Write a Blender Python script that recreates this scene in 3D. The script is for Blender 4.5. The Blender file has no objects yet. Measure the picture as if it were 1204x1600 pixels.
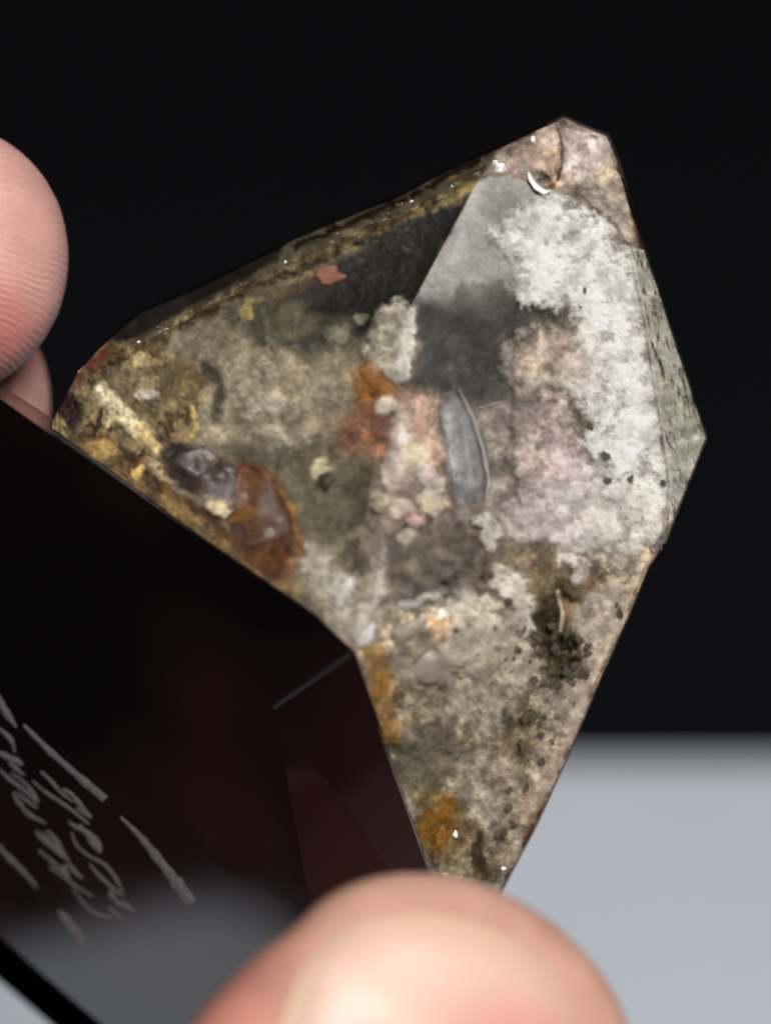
import bpy, bmesh, math, random
import numpy as np
from mathutils import Vector, Matrix, noise as mnoise

random.seed(7)
SC = bpy.context.scene
COL = SC.collection

# ------------------------------------------------------------------ camera
# the photograph measures 1204 x 1600; F is the focal length in its pixels
PW, PH, F = 1204.0, 1600.0, 4320.0
TILT = math.radians(40)
CAM = np.array([0.0, 0.0, 0.38])
RIGHT = np.array([1.0, 0.0, 0.0])
FWD = np.array([0.0, math.cos(TILT), -math.sin(TILT)])
UP = np.array([0.0, math.sin(TILT), math.cos(TILT)])

def P(px, py, d):
    """point of the place seen at photograph position (px, py), d millimetres in front of the lens (arrays allowed)"""
    px, py, d = np.asarray(px, float), np.asarray(py, float), np.asarray(d, float)
    d = d * 0.001
    x = (px - PW / 2) / F * d
    y = -(py - PH / 2) / F * d
    return CAM + x[..., None] * RIGHT + y[..., None] * UP + d[..., None] * FWD

def PX(w):
    """inverse of P"""
    v = np.asarray(w) - CAM
    d = v @ FWD
    return PW / 2 + (v @ RIGHT) / d * F, PH / 2 - (v @ UP) / d * F, d * 1000

cam_data = bpy.data.cameras.new('camera')
cam = bpy.data.objects.new('camera', cam_data)
COL.objects.link(cam)
cam.location = CAM
cam.rotation_euler = (math.pi / 2 - TILT, 0, 0)
cam_data.sensor_fit = 'VERTICAL'
cam_data.sensor_height = 24.0
cam_data.lens = 24.0 * F / PH
cam_data.clip_start = 0.01
cam_data.clip_end = 50
cam_data.dof.use_dof = True
cam_data.dof.focus_distance = 0.1604
cam_data.dof.aperture_fstop = cam_data.lens / 5.5
SC.camera = cam

# ------------------------------------------------------------------ world, lamp, exposure
world = bpy.data.worlds.new('World')
SC.world = world
world.use_nodes = True
wb = world.node_tree.nodes['Background']
wb.inputs[0].default_value = (0.85, 0.93, 1.0, 1)
wb.inputs[1].default_value = 0.028
SC.view_settings.view_transform = 'Standard'
SC.view_settings.look = 'None'
SC.view_settings.exposure = 0.0
SC.view_settings.gamma = 1.0
SC.cycles.max_bounces = 8
SC.cycles.transparent_max_bounces = 24
SC.cycles.caustics_reflective = False
SC.cycles.caustics_refractive = False
SC.cycles.use_denoising = True

def area_lamp(name, loc, target, size, power, color):
    ld = bpy.data.lights.new(name, 'AREA')
    ld.shape = 'DISK'; ld.size = size; ld.energy = power; ld.color = color
    lo = bpy.data.objects.new(name, ld)
    COL.objects.link(lo)
    lo.location = loc
    lo.rotation_euler = (Vector(target) - Vector(loc)).to_track_quat('-Z', 'Y').to_euler()
    return lo
CENTRE = P(620, 850, 158)
area_lamp('ceiling_lamp', (0.16, -0.22, 0.98), CENTRE, 0.36, 10.8, (1.0, 0.98, 0.96))

# ------------------------------------------------------------------ helpers
def new_mat(name):
    m = bpy.data.materials.new(name)
    m.use_nodes = True
    nt = m.node_tree
    return m, nt, nt.nodes['Principled BSDF']

def N(nt, kind, **kw):
    n = nt.nodes.new(kind)
    for k, v in kw.items():
        setattr(n, k, v)
    if kind == 'ShaderNodeTexNoise':          # noise in metres of the object
        tc = nt.nodes.new('ShaderNodeTexCoord')
        nt.links.new(tc.outputs['Object'], n.inputs['Vector'])
    return n

def srgb(r, g, b):
    c = np.array([r, g, b], float) / 255.0
    return np.where(c <= 0.04045, c / 12.92, ((c + 0.055) / 1.055) ** 2.4)

def tag(o, label=None, cat=None, group=None, kind=None):
    if label: o['label'] = label
    if cat: o['category'] = cat
    if group: o['group'] = group
    if kind: o['kind'] = kind
    return o

def empty(name, loc):
    o = bpy.data.objects.new(name, None)
    o.empty_display_size = 0.01
    COL.objects.link(o)
    o.location = loc
    return o

def world_loc(o):
    v = np.zeros(3)
    while o is not None:
        v = v + np.array(o.location)
        o = o.parent
    return v

def mesh_obj(name, verts, faces, mat, parent=None, smooth=False, colors=None, loops4=False, attrs=None):
    """verts in world metres; stored relative to the parent"""
    verts = np.asarray(verts, float)
    off = world_loc(parent) if parent is not None else np.zeros(3)
    loc = np.zeros(3)
    if parent is None:
        loc = verts.mean(0)
    me = bpy.data.meshes.new(name)
    v = verts - off - loc
    if loops4:
        faces = np.asarray(faces, np.int32)
        me.vertices.add(len(v)); me.vertices.foreach_set('co', v.astype(np.float32).ravel())
        nf, k = faces.shape
        me.loops.add(nf * k); me.loops.foreach_set('vertex_index', faces.ravel())
        me.polygons.add(nf)
        me.polygons.foreach_set('loop_start', np.arange(0, nf * k, k, dtype=np.int32))
        me.update(calc_edges=True)
    else:
        me.from_pydata([tuple(p) for p in v], [], [tuple(f) for f in faces])
        me.update()
    if colors is not None:
        a = me.color_attributes.new('tint', 'FLOAT_COLOR', 'POINT')
        c = np.ones((len(v), 4), np.float32); c[:, :3] = colors
        a.data.foreach_set('color', c.ravel())
    if attrs:
        for k, arr in attrs.items():
            a = me.attributes.new(k, 'FLOAT', 'POINT')
            a.data.foreach_set('value', np.asarray(arr, np.float32))
    if smooth:
        me.polygons.foreach_set('use_smooth', [True] * len(me.polygons))
    me.materials.append(mat)
    o = bpy.data.objects.new(name, me)
    COL.objects.link(o)
    if parent is not None:
        o.parent = parent
    else:
        o.location = loc
    return o

# ---- numpy noise
_rng = np.random.RandomState(11)
_TAB = _rng.rand(512, 512)
def vnoise(x, y, seed=0):
    x = x + seed * 37.31; y = y + seed * 71.17
    xi = np.floor(x).astype(np.int64); yi = np.floor(y).astype(np.int64)
    fx = x - xi; fy = y - yi
    fx = fx * fx * fx * (fx * (fx * 6 - 15) + 10); fy = fy * fy * fy * (fy * (fy * 6 - 15) + 10)
    a = _TAB[xi & 511, yi & 511]; b = _TAB[(xi + 1) & 511, yi & 511]
    c = _TAB[xi & 511, (yi + 1) & 511]; d = _TAB[(xi + 1) & 511, (yi + 1) & 511]
    return (a * (1 - fx) + b * fx) * (1 - fy) + (c * (1 - fx) + d * fx) * fy
def fbm(x, y, scale, octv=4, seed=0, gain=0.55):
    s, amp, tot = 0.0, 1.0, 0.0
    for k in range(octv):
        # each octave turned so that no lattice shows
        a = 0.6 + 1.1 * k + seed
        ca, sa = math.cos(a), math.sin(a)
        s = s + amp * vnoise((x * ca - y * sa) / scale, (x * sa + y * ca) / scale, seed + 3 * k)
        tot += amp; amp *= gain; scale = scale / 2.03
    return s / tot - 0.5          # about -0.5 .. 0.5
def worley(x, y, scale, seed=0):
    x = x / scale + seed * 13.7; y = y / scale + seed * 5.3
    xi = np.floor(x).astype(np.int64); yi = np.floor(y).astype(np.int64)
    best = np.full(x.shape, 9.0); cid = np.zeros(x.shape)
    for dx in (-1, 0, 1):
        for dy in (-1, 0, 1):
            cx, cy = xi + dx, yi + dy
            rx = _TAB[cx & 511, cy & 511]; ry = _TAB[(cx + 101) & 511, (cy + 57) & 511]
            d = (cx + rx - x) ** 2 + (cy + ry - y) ** 2
            m = d < best
            best = np.where(m, d, best)
            cid = np.where(m, _TAB[(cx + 211) & 511, (cy + 33) & 511], cid)
    return np.sqrt(best), cid
def smooth01(t):
    t = np.clip(t, 0, 1)
    return t * t * (3 - 2 * t)
def sd_poly(x, y, pts):
    """signed distance to a polygon, negative inside"""
    d = np.full(x.shape, 1e18); inside = np.zeros(x.shape, bool)
    n = len(pts)
    for i in range(n):
        x0, y0 = pts[i]; x1, y1 = pts[(i + 1) % n]
        ex, ey = x1 - x0, y1 - y0
        wx, wy = x - x0, y - y0
        t = np.clip((wx * ex + wy * ey) / (ex * ex + ey * ey + 1e-9), 0, 1)
        d = np.minimum(d, (wx - ex * t) ** 2 + (wy - ey * t) ** 2)
        cond = ((y0 <= y) & (y1 > y)) | ((y1 <= y) & (y0 > y))
        if ey != 0:
            inside ^= cond & (x < x0 + ex * (y - y0) / ey)
    d = np.sqrt(d)
    return np.where(inside, -d, d)
def sd_line(x, y, pts):
    d = np.full(x.shape, 1e18)
    for (x0, y0), (x1, y1) in zip(pts[:-1], pts[1:]):
        ex, ey = x1 - x0, y1 - y0
        wx, wy = x - x0, y - y0
        t = np.clip((wx * ex + wy * ey) / (ex * ex + ey * ey + 1e-9), 0, 1)
        d = np.minimum(d, (wx - ex * t) ** 2 + (wy - ey * t) ** 2)
    return np.sqrt(d)

# ------------------------------------------------------------------ setting: dark table, white sheet
m_table, nt, b = new_mat('black_cloth')
tn = N(nt, 'ShaderNodeTexNoise'); tn.inputs['Scale'].default_value = 900
cr = N(nt, 'ShaderNodeValToRGB')
cr.color_ramp.elements[0].color = (0.004, 0.0042, 0.005, 1); cr.color_ramp.elements[1].color = (0.008, 0.0085, 0.010, 1)
nt.links.new(tn.outputs[0], cr.inputs[0]); nt.links.new(cr.outputs[0], b.inputs['Base Color'])
b.inputs['Roughness'].default_value = 0.95; b.inputs['Specular IOR Level'].default_value = 0.05
tv = np.array([(-3, -3, 0), (3, -3, 0), (3, 3, 0), (-3, 3, 0)], float)
tag(mesh_obj('table', tv, [(0, 1, 2, 3)], m_table), 'matte black table top behind and under the white sheet', 'table', kind='structure')

m_paper, nt, b = new_mat('white_paper')
tn = N(nt, 'ShaderNodeTexNoise'); tn.inputs['Scale'].default_value = 60; tn.inputs['Detail'].default_value = 6
cr = N(nt, 'ShaderNodeValToRGB')
cr.color_ramp.elements[0].color = (0.58, 0.63, 0.71, 1); cr.color_ramp.elements[1].color = (0.62, 0.665, 0.745, 1)
nt.links.new(tn.outputs[0], cr.inputs[0]); nt.links.new(cr.outputs[0], b.inputs['Base Color'])
b.inputs['Roughness'].default_value = 0.7

def table_hit(px, py):
    dirv = (px - PW / 2) / F * RIGHT - (py - PH / 2) / F * UP + FWD
    t = -CAM[2] / dirv[2]
    return CAM + t * dirv
FAR_Y = table_hit(700, 1197)[1]
def rounded_slab(x0, y0, x1, y1, r, h, z0=0.0):
    out = []
    for cx, cy, a0 in ((x1 - r, y1 - r, 0), (x0 + r, y1 - r, 90), (x0 + r, y0 + r, 180), (x1 - r, y0 + r, 270)):
        for k in range(7):
            a = math.radians(a0 + 15 * k)
            out.append((cx + r * math.cos(a), cy + r * math.sin(a)))
    n = len(out)
    v = [(x, y, z0) for x, y in out] + [(x, y, z0 + h) for x, y in out]
    f = [tuple(range(n - 1, -1, -1)), tuple(range(n, 2 * n))]
    f += [(i, (i + 1) % n, n + (i + 1) % n, n + i) for i in range(n)]
    return np.array(v), f
pv, pf = rounded_slab(-0.300, -0.075, 0.50, FAR_Y, 0.018, 0.0006, 0.0004)
tag(mesh_obj('paper_sheet', pv, pf, m_paper), 'plain white sheet lying flat on the black table, below the crystal', 'paper')

# ------------------------------------------------------------------ the crystal: planes and corners
def plane3(a, b_, c):
    A, B, C_ = (P(*q) for q in (a, b_, c))
    n = np.cross(B - A, C_ - A); n /= np.linalg.norm(n)
    if n @ FWD > 0: n = -n            # faces the lens
    return n, n @ A
def on_plane(pl, px, py):
    n, k = pl
    dirv = ((np.asarray(px, float) - PW / 2) / F)[..., None] * RIGHT - ((np.asarray(py, float) - PH / 2) / F)[..., None] * UP + FWD
    return (k - CAM @ n) / (dirv @ n) * 1000
def Q(pl, px, py):
    return P(px, py, on_plane(pl, px, py))

R0 = (745, 285, 157.0); A0 = (74, 672, 157.6); V3 = (550, 1020, 150.5)
PL_L = plane3(V3, R0, A0)                                    # left termination face
PL_RT = PL_RM = plane3(R0, V3, (1030, 750, 158.5))           # upper right face
K5 = (1030, 862, float(on_plane(PL_RM, 1030, 862)))
PL_RL = plane3(V3, K5, (668, 1358, 158.6))                   # lower right face
PL_RIM = plane3((1030, 640, float(on_plane(PL_RM, 1030, 640)) + .02), (1005, 480, float(on_plane(PL_RT, 1005, 480))), (1105, 685, 163.5))
PL_TIP = plane3((765, 283, float(on_plane(PL_RT, 765, 283))), (950, 345, float(on_plane(PL_RT, 950, 345))), (890, 180, 162.0))
PL_UL = plane3((300, 490, float(on_plane(PL_L, 300, 490))), (700, 300, float(on_plane(PL_L, 700, 300))), (435, 386, 163.5))
PLANES = [PL_L, PL_RT, PL_RT, PL_RL, PL_RIM, PL_TIP, PL_UL]
def front_depth(px, py):
    px, py = np.asarray(px, float), np.asarray(py, float)
    d = [on_plane(pl, px, py) for pl in PLANES]
    d[4] = d[4] - 0.2 * np.maximum(0, py - 850)       # each bevel only where it lies
    d[5] = d[5] - 0.06 * np.maximum(0, py - 400)
    d[6] = d[6] - 0.06 * np.maximum(0, px - 770)
    return np.max(d, axis=0)

crystal = empty('quartz_crystal', P(560, 1000, 170))
tag(crystal, 'polished quartz crystal with cloudy mineral inclusions and black glossy side faces, held by the fingertips', 'crystal')

# clear polished skin: see-through, mirror-like by angle of view
def skin_mat(name, tint, rough, f0, alpha=1.0):
    m = bpy.data.materials.new(name); m.use_nodes = True
    nt = m.node_tree; nt.nodes.clear()
    out = N(nt, 'ShaderNodeOutputMaterial')
    geo = N(nt, 'ShaderNodeNewGeometry')
    dot = N(nt, 'ShaderNodeVectorMath', operation='DOT_PRODUCT')
    nt.links.new(geo.outputs['Normal'], dot.inputs[0]); nt.links.new(geo.outputs['Incoming'], dot.inputs[1])
    ab = N(nt, 'ShaderNodeMath', operation='ABSOLUTE'); nt.links.new(dot.outputs['Value'], ab.inputs[0])
    om = N(nt, 'ShaderNodeMath', operation='SUBTRACT'); om.inputs[0].default_value = 1; nt.links.new(ab.outputs[0], om.inputs[1])
    pw = N(nt, 'ShaderNodeMath', operation='POWER'); nt.links.new(om.outputs[0], pw.inputs[0]); pw.inputs[1].default_value = 5
    ma = N(nt, 'ShaderNodeMath', operation='MULTIPLY_ADD'); nt.links.new(pw.outputs[0], ma.inputs[0])
    ma.inputs[1].default_value = 1 - f0; ma.inputs[2].default_value = f0
    tr = N(nt, 'ShaderNodeBsdfTransparent'); tr.inputs[0].default_value = (*tint, 1)
    gl = N(nt, 'ShaderNodeBsdfGlossy'); gl.inputs['Roughness'].default_value = rough
    tn = N(nt, 'ShaderNodeTexNoise'); tn.inputs['Scale'].default_value = 700; tn.inputs['Detail'].default_value = 5
    bp = N(nt, 'ShaderNodeBump'); bp.inputs['Strength'].default_value = 0.03; bp.inputs['Distance'].default_value = 0.0004
    nt.links.new(tn.outputs[0], bp.inputs['Height']); nt.links.new(bp.outputs[0], gl.inputs['Normal'])
    mx = N(nt, 'ShaderNodeMixShader')
    nt.links.new(ma.outputs[0], mx.inputs[0]); nt.links.new(tr.outputs[0], mx.inputs[1]); nt.links.new(gl.outputs[0], mx.inputs[2])
    nt.links.new(mx.outputs[0], out.inputs['Surface'])
    return m
m_clear = skin_mat('clear_quartz', (0.97, 0.96, 0.95), 0.03, 0.045)
m_smoke = skin_mat('smoky_quartz_skin', (0.62, 0.55, 0.52), 0.05, 0.06)

def facet(name, pts, mat, label=None, parent=crystal):
    o = mesh_obj(name, pts, [tuple(range(len(pts)))], mat, parent)
    if label: o['label'] = label
    return o
SIL_TOP = [(122, 577), (165, 530), (215, 487), (300, 451), (435, 385), (455, 372), (520, 345), (620, 305), (700, 262), (782, 226)]
TIP = [(880, 179), (903, 190), (950, 209)]
SIL_R = [(966, 245), (985, 320), (1010, 392), (1045, 500), (1075, 590), (1105, 684)]
INNER = [(188, 548), (300, 490), (440, 420), (560, 363), (690, 305)]
def qs(pl, pts): return [Q(pl, *p) for p in pts]
V = P(*V3)
facet('facet', qs(PL_L, [(74, 672), (112, 600)] + INNER + [(745, 285)]) + [V], m_clear)
facet('facet', qs(PL_RT, [(745, 285), (845, 300), (950, 345), (985, 390), (1005, 480), (1030, 640), (1048, 760), (1030, 862)]) + [V], m_clear)
FRL = [(1015, 885), (985, 960), (940, 1060), (890, 1180), (840, 1290), (780, 1404), (730, 1500), (700, 1420), (668, 1358)]
facet('facet', [V, P(*K5)] + qs(PL_RL, FRL), m_clear)
facet('facet', qs(PL_RIM, [(985, 390), (1010, 392), (1045, 500), (1075, 590), (1105, 684), (1040, 848), (1030, 862), (1048, 760), (1030, 640), (1005, 480)]), m_clear)
facet('facet', qs(PL_TIP, [(745, 285), (782, 226), (880, 179), (903, 190), (950, 209), (966, 245), (985, 320), (1010, 392), (985, 390), (950, 345), (845, 300)]), m_clear)
facet('facet', qs(PL_UL, INNER[::1][0:] + [(745, 285)] + SIL_TOP[::-1][0:-1] ), m_clear, 'narrow smoky bevel along the upper left rim')
facet('facet', qs(PL_L, [(74, 672), (112, 600)]) + qs(PL_L, INNER[:1]) + qs(PL_UL, [(165, 530)]) + [P(122, 577, 160.5), P(84, 655, 160.5)], m_smoke, 'small smoky bevel at the left corner')

# black side faces
m_black, nt, b = new_mat('black_polished_side')
tn = N(nt, 'ShaderNodeTexNoise'); tn.inputs['Scale'].default_value = 38; tn.inputs['Detail'].default_value = 3
cr = N(nt, 'ShaderNodeValToRGB')
cr.color_ramp.elements[0].position = 0.42; cr.color_ramp.elements[1].position = 0.68
cr.color_ramp.elements[0].color = (0.003, 0.002, 0.0022, 1); cr.color_ramp.elements[1].color = (0.026, 0.008, 0.008, 1)
nt.links.new(tn.outputs[0], cr.inputs[0]); nt.links.new(cr.outputs[0], b.inputs['Base Color'])
b.inputs['Roughness'].default_value = 0.04; b.inputs['IOR'].default_value = 2.3
tn2 = N(nt, 'ShaderNodeTexNoise'); tn2.inputs['Scale'].default_value = 400; tn2.inputs['Detail'].default_value = 6
mr = N(nt, 'ShaderNodeMapRange'); mr.inputs[3].default_value = 0.02; mr.inputs[4].default_value = 0.10
nt.links.new(tn2.outputs[0], mr.inputs[0]); nt.links.new(mr.outputs[0], b.inputs['Roughness'])

m_edge, nt, b = new_mat('black_rough_edge')
b.inputs['Base Color'].default_value = (0.002, 0.002, 0.002, 1); b.inputs['Roughness'].default_value = 1.0; b.inputs['Specular IOR Level'].default_value = 0.0
PL_B1 = plane3(V3, (-260, 430, V3[2] + 6.2), (100, 1300, V3[2] + 19.7))
B1V = [(-260, 430), (0, 622), (74, 674), (300, 829), (490, 960)]
M = Q(PL_B1, 428, 1106); L1 = Q(PL_B1, 492, 1452); L2 = Q(PL_B1, 560, 1820)
LOWER = [(400, 1790), (170, 1610), (0, 1465), (-260, 1250)]
b1 = facet('side_face', [Q(PL_B1, *p) for p in B1V] + [V, M, L1, L2] + qs(PL_B1, LOWER), m_black, 'wide black glossy face with pale handwriting')
dW = float(on_plane(PL_RL, 668, 1358))
PL_B2 = plane3(V3, (668, 1358, dW), PX(M))
W = P(668, 1358, dW); W2 = Q(PL_B2, 730, 1500); W3 = Q(PL_B2, 790, 1640); S3 = Q(PL_B2, 770, 1650)
PL_B3 = plane3(PX(M), PX(L1), PX(S3))
# the end of the stone by the thumb: two flats that run softly into each other
def softened(name, faces, mat, cuts=4):
    pts, fs = [], []
    for f in faces:
        fs.append([len(pts) + i for i in range(len(f))]); pts += list(f)
    o = mesh_obj(name, pts, fs, mat, crystal)
    bm = bmesh.new(); bm.from_mesh(o.data); bmesh.ops.remove_doubles(bm, verts=bm.verts[:], dist=1e-6)
    bmesh.ops.triangulate(bm, faces=bm.faces[:])
    for f in bm.faces: f.smooth = True
    bm.to_mesh(o.data); bm.free()
    return o
softened('side_face', [[V, W, W2, S3, M], [M, S3, Q(PL_B3, 640, 1820), L1]], m_black)['label'] = 'narrow black side beside the thumb'
def rod(name, a, b_, r, mat, parent):
    a, b_ = np.array(a), np.array(b_)
    t = (b_ - a) / np.linalg.norm(b_ - a); u = np.cross(t, FWD); u /= np.linalg.norm(u); w = np.cross(t, u)
    v = [c + r * (u * math.cos(k * math.pi / 4) + w * math.sin(k * math.pi / 4)) for c in (a, b_) for k in range(8)]
    f = [(k, (k + 1) % 8, 8 + (k + 1) % 8, 8 + k) for k in range(8)]
    return mesh_obj(name, v, f, mat, parent, True)
m_highlight, nt, b = new_mat('ridge_highlight')
b.inputs['Base Color'].default_value = (0.018, 0.018, 0.022, 1); b.inputs['Roughness'].default_value = 0.5
rod('ridge_highlight', V, M, 0.00013, m_highlight, crystal)  # thin grey rod put in as the highlight along the ridge
# strip below the wide face, turning away from the lens
n1 = PL_B1[0]
low = qs(PL_B1, LOWER[::-1])
low2 = []
for (px, py), q in zip(LOWER[::-1], low):
    d = PX(q)[2]
    low2.append(P(px - 14, py + 56, d + 7.0))
for i in range(3):
    facet('side_face', [low[i], low[i + 1], low2[i + 1], low2[i]], m_edge)
# the back of the stone, closing the body
back = [P(px, py, d) for px, py, d in [(-200, 620, 186), (200, 560, 186), (620, 420, 184), (880, 300, 178), (1000, 560, 178), (900, 1000, 178), (720, 1500, 182), (420, 1780, 190), (60, 1560, 190)]]
rim_back = qs(PL_UL, SIL_TOP[1:])
SILB = [P(-260, 430, 156.5)] + [P(84, 655, 160.5), P(122, 577, 160.5)] + rim_back + qs(PL_TIP, TIP + SIL_R[:1]) + qs(PL_RIM, SIL_R[2:] + [(1040, 848)]) + [P(*K5)] + qs(PL_RL, FRL[:7]) + [S3, Q(PL_B3, 640, 1820), L2] + [low2[3], low2[2], low2[1], low2[0]]
bc = P(480, 980, 192)
allp = SILB + [bc]
nS = len(SILB)
mesh_obj('back_face', allp, [((i + 1) % nS, i, nS) for i in range(nS)], m_smoke, crystal)

# ------------------------------------------------------------------ the mineral cloud inside (relief with its own colours, plus some painted reflection)
STEP = 1.35
gx = np.arange(70, 1110, STEP); gy = np.arange(178, 1480, STEP)
X, Y = np.meshgrid(gx, gy)
OUT = [(76, 668), (90, 640), (122, 579), (166, 533), (216, 490), (300, 454), (436, 388), (456, 375), (520, 348), (620, 308), (700, 265), (782, 229), (880, 182), (903, 193), (948, 212), (964, 248), (983, 320), (1008, 392), (1043.5, 500), (1073.5, 590), (1103.5, 684), (1039, 847), (1014, 885), (984, 958.5), (939, 1058.5), (889, 1178.5), (839, 1288.5), (778, 1402), (730, 1475), (668, 1359), (553, 1021), (490, 962), (300, 831)]
SDO = sd_poly(X + 1.2 * fbm(X, Y, 30, 3, 91), Y + 1.2 * fbm(X, Y, 30, 3, 92), OUT)
keep = SDO < 0.0
WX = fbm(X, Y, 60, 5, 1); WY = fbm(X, Y, 60, 5, 2)
WX2 = fbm(X, Y, 14, 4, 3); WY2 = fbm(X, Y, 14, 4, 4)
NL = fbm(X, Y, 90, 5, 5); NM = fbm(X, Y, 28, 4, 6); NS = fbm(X, Y, 9, 3, 7); NF = fbm(X, Y, 4.5, 2, 8)
GR, GID = worley(X + 4 * WX2, Y + 4 * WY2, 11, 1)
GR2, GID2 = worley(X + 6 * WX2, Y + 6 * WY2, 22, 2)
def billow(seed):
    a, _ = worley(X + 12 * WX2, Y + 12 * WY2, 34, seed); b2, _ = worley(X + 5 * WX2, Y + 5 * WY2, 15, seed + 1); c2, _ = worley(X, Y, 7, seed + 2)
    return np.clip(1 - (0.45 * a + 0.33 * b2 + 0.22 * c2) * 1.25, 0, 1)      # cauliflower puffs
PUFF = billow(40)
NX = fbm(X, Y, 18, 4, 61, 0.6)              # rough grain
WM = np.zeros(X.shape); WC = np.zeros(X.shape + (3,)); WC[:] = srgb(190, 182, 170)
def cl(mask, rgb, vary=0.0):
    global WM, WC
    mask = np.clip(mask, 0, 1)
    c = np.broadcast_to(srgb(*rgb), WC.shape)
    if vary: c = c * np.clip(1 + 2 * vary * NX, 0.2, 2)[..., None]
    k = np.clip(mask * 1.5, 0, 1)[..., None]
    WC = WC * (1 - k) + c * k; WM = np.maximum(WM, mask)
C = np.zeros(X.shape + (3,)); C[:] = srgb(112, 103, 92)
H = np.full(X.shape, 1.2)             # how far under the polished face, millimetres

def paint(mask, rgb, depth=None, vary=0.0, vnoise_field=None):
    global C, H
    c = srgb(*rgb)
    cc = np.broadcast_to(c, C.shape)
    if vary:
        f = vnoise_field if vnoise_field is not None else NM
        cc = cc * np.clip(1 + vary * 2 * f, 0.15, 2.2)[..., None]
    C = C * (1 - mask[..., None]) + cc * mask[..., None]
    if depth is not None:
        H = H * (1 - mask) + depth * mask
def poly(pts, soft=10, warp=30, fine=8, op=1.0):
    d = sd_poly(X + warp * WX * 2 + fine * WX2 * 2, Y + warp * WY * 2 + fine * WY2 * 2, pts)
    return op * smooth01(0.5 - d / (2 * soft))
def blob(cx, cy, rx, ry, rot=0, soft=0.35, warp=20, fine=8, op=1.0):
    x = X + warp * WX * 2 + fine * WX2 * 2 - cx; y = Y + warp * WY * 2 + fine * WY2 * 2 - cy
    a = math.radians(rot); ca, sa = math.cos(a), math.sin(a)
    u = (x * ca + y * sa) / rx; v = (-x * sa + y * ca) / ry
    r = np.sqrt(u * u + v * v)
    return op * smooth01((1 + soft - r) / (2 * soft))
def line(pts, w, soft=4, warp=8, fine=4, op=1.0):
    d = sd_line(X + warp * WX * 2 + fine * WX2 * 2, Y + warp * WY * 2 + fine * WY2 * 2, pts)
    return op * smooth01((w + soft - d) / (2 * soft))
def spots(field, lo, hi): return smooth01((field - lo) / (hi - lo))

RIDGE = [(760, 258), (745, 285), (637, 488), (600, 640), (560, 860), (540, 1020), (480, 1100), (60, 1100), (60, 200), (700, 200)]
LEFT = sd_poly(X, Y, RIDGE) < 0
LEFTM = smooth01(0.5 - sd_poly(X, Y, RIDGE) / 3.0)
exec_regions = []
# --- left face
paint(LEFTM, (120, 110, 93), 2.0, 0.35)
paint(poly([(300, 560), (360, 530), (500, 520), (560, 560), (560, 640), (530, 720), (480, 740), (400, 700), (330, 680)], 22, 30) * LEFTM, (140, 128, 110), 1.6, 0.4)
paint(poly([(360, 500), (470, 440), (600, 440), (600, 540), (520, 540), (450, 550), (400, 540)], 18, 25) * LEFTM, (78, 73, 58), 3.0, 0.5)
paint(poly([(455, 455), (560, 372), (750, 270), (650, 500), (610, 500), (560, 490), (490, 490)], 14, 22) * LEFTM, (36, 34, 23), 5.0, 0.7)
paint(poly([(570, 470), (640, 420), (650, 500), (600, 540), (540, 520)], 14, 12) * LEFTM, (32, 30, 21), 5.0, 0.5)
paint(blob(620, 390, 60, 25, -30) * LEFTM * spots(NM, 0.0, 0.15), (88, 80, 58), 4.0)
paint(poly([(350, 700), (520, 690), (600, 700), (610, 880), (560, 960), (480, 930), (450, 800), (380, 720)], 18, 20) * LEFTM, (108, 100, 83), 3.2, 0.25, NL)
paint(poly([(540, 730), (610, 720), (610, 840), (520, 850)], 16, 14) * LEFTM, (100, 92, 76), 3.6, 0.3, NL)
paint(line([(470, 880), (560, 830), (610, 800)], 7, 8) * 0.5, (160, 148, 128), 2.6)
paint(line([(480, 860), (500, 940), (540, 1000)], 14, 10) * 0.7, (170, 160, 142), 2.0)
paint(line([(600, 850), (570, 920), (555, 1000)], 16, 12) * 0.7, (158, 150, 134), 2.0)
cl(blob(440, 620, 120, 85, 10, 0.6) * 0.34, (158, 148, 130), 0.25)
cl(blob(428, 628, 34, 22, 20, 0.6) * 0.7, (176, 166, 150), 0.2)
cl(blob(500, 600, 60, 40, 0, .6) * 0.36, (156, 146, 128), 0.25)
paint(line([(320, 575), (345, 600), (340, 650)], 10, 8) * LEFTM, (72, 66, 50), 3.0)
paint(blob(470, 600, 110, 90) * LEFTM * spots(NS, 0.12, 0.22) * 0.55, (88, 76, 58), 2.0)
# --- left crust
CR = poly([(60, 690), (110, 570), (190, 530), (270, 540), (318, 600), (312, 660), (290, 700), (240, 700), (270, 770), (360, 850), (420, 930), (300, 840)], 9, 18)
paint(CR, (146, 126, 92), 0.5, 0.6)
paint(CR * spots(GR2, 0.55, 0.8), (84, 62, 36), 1.3)
paint(CR * spots(NM, 0.05, 0.2), (176, 160, 126), 0.3, 0.3, NS)
paint(CR * spots(-NM, 0.10, 0.22), (98, 74, 42), 1.2)
paint(blob(205, 605, 60, 38, -10) * 0.85, (118, 102, 80), 0.9, 0.7, NM)
paint(blob(280, 590, 32, 40), (112, 96, 66), 0.9, 0.4)
paint(line([(160, 612), (190, 640), (215, 668)], 13, 6), (202, 190, 160), 0.1, 0.4, NS)
paint(line([(218, 668), (236, 690), (252, 708)], 7, 2, 2, 2), (196, 176, 128), 0.1)
paint(blob(190, 690, 30, 20) * 0.7, (120, 106, 82), 0.9, 0.8, NS)
paint(blob(238, 614, 15, 9), (176, 164, 156), 0.2)
paint(line([(300, 640), (310, 668), (292, 690)], 4, 3), (176, 150, 96), 0.2)
paint(blob(112, 640, 24, 30, -30), (58, 32, 16), 1.6, 0.7, NS)
paint(blob(122, 600, 22, 16) * 0.9, (104, 78, 66), 1.0, 0.5)
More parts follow.
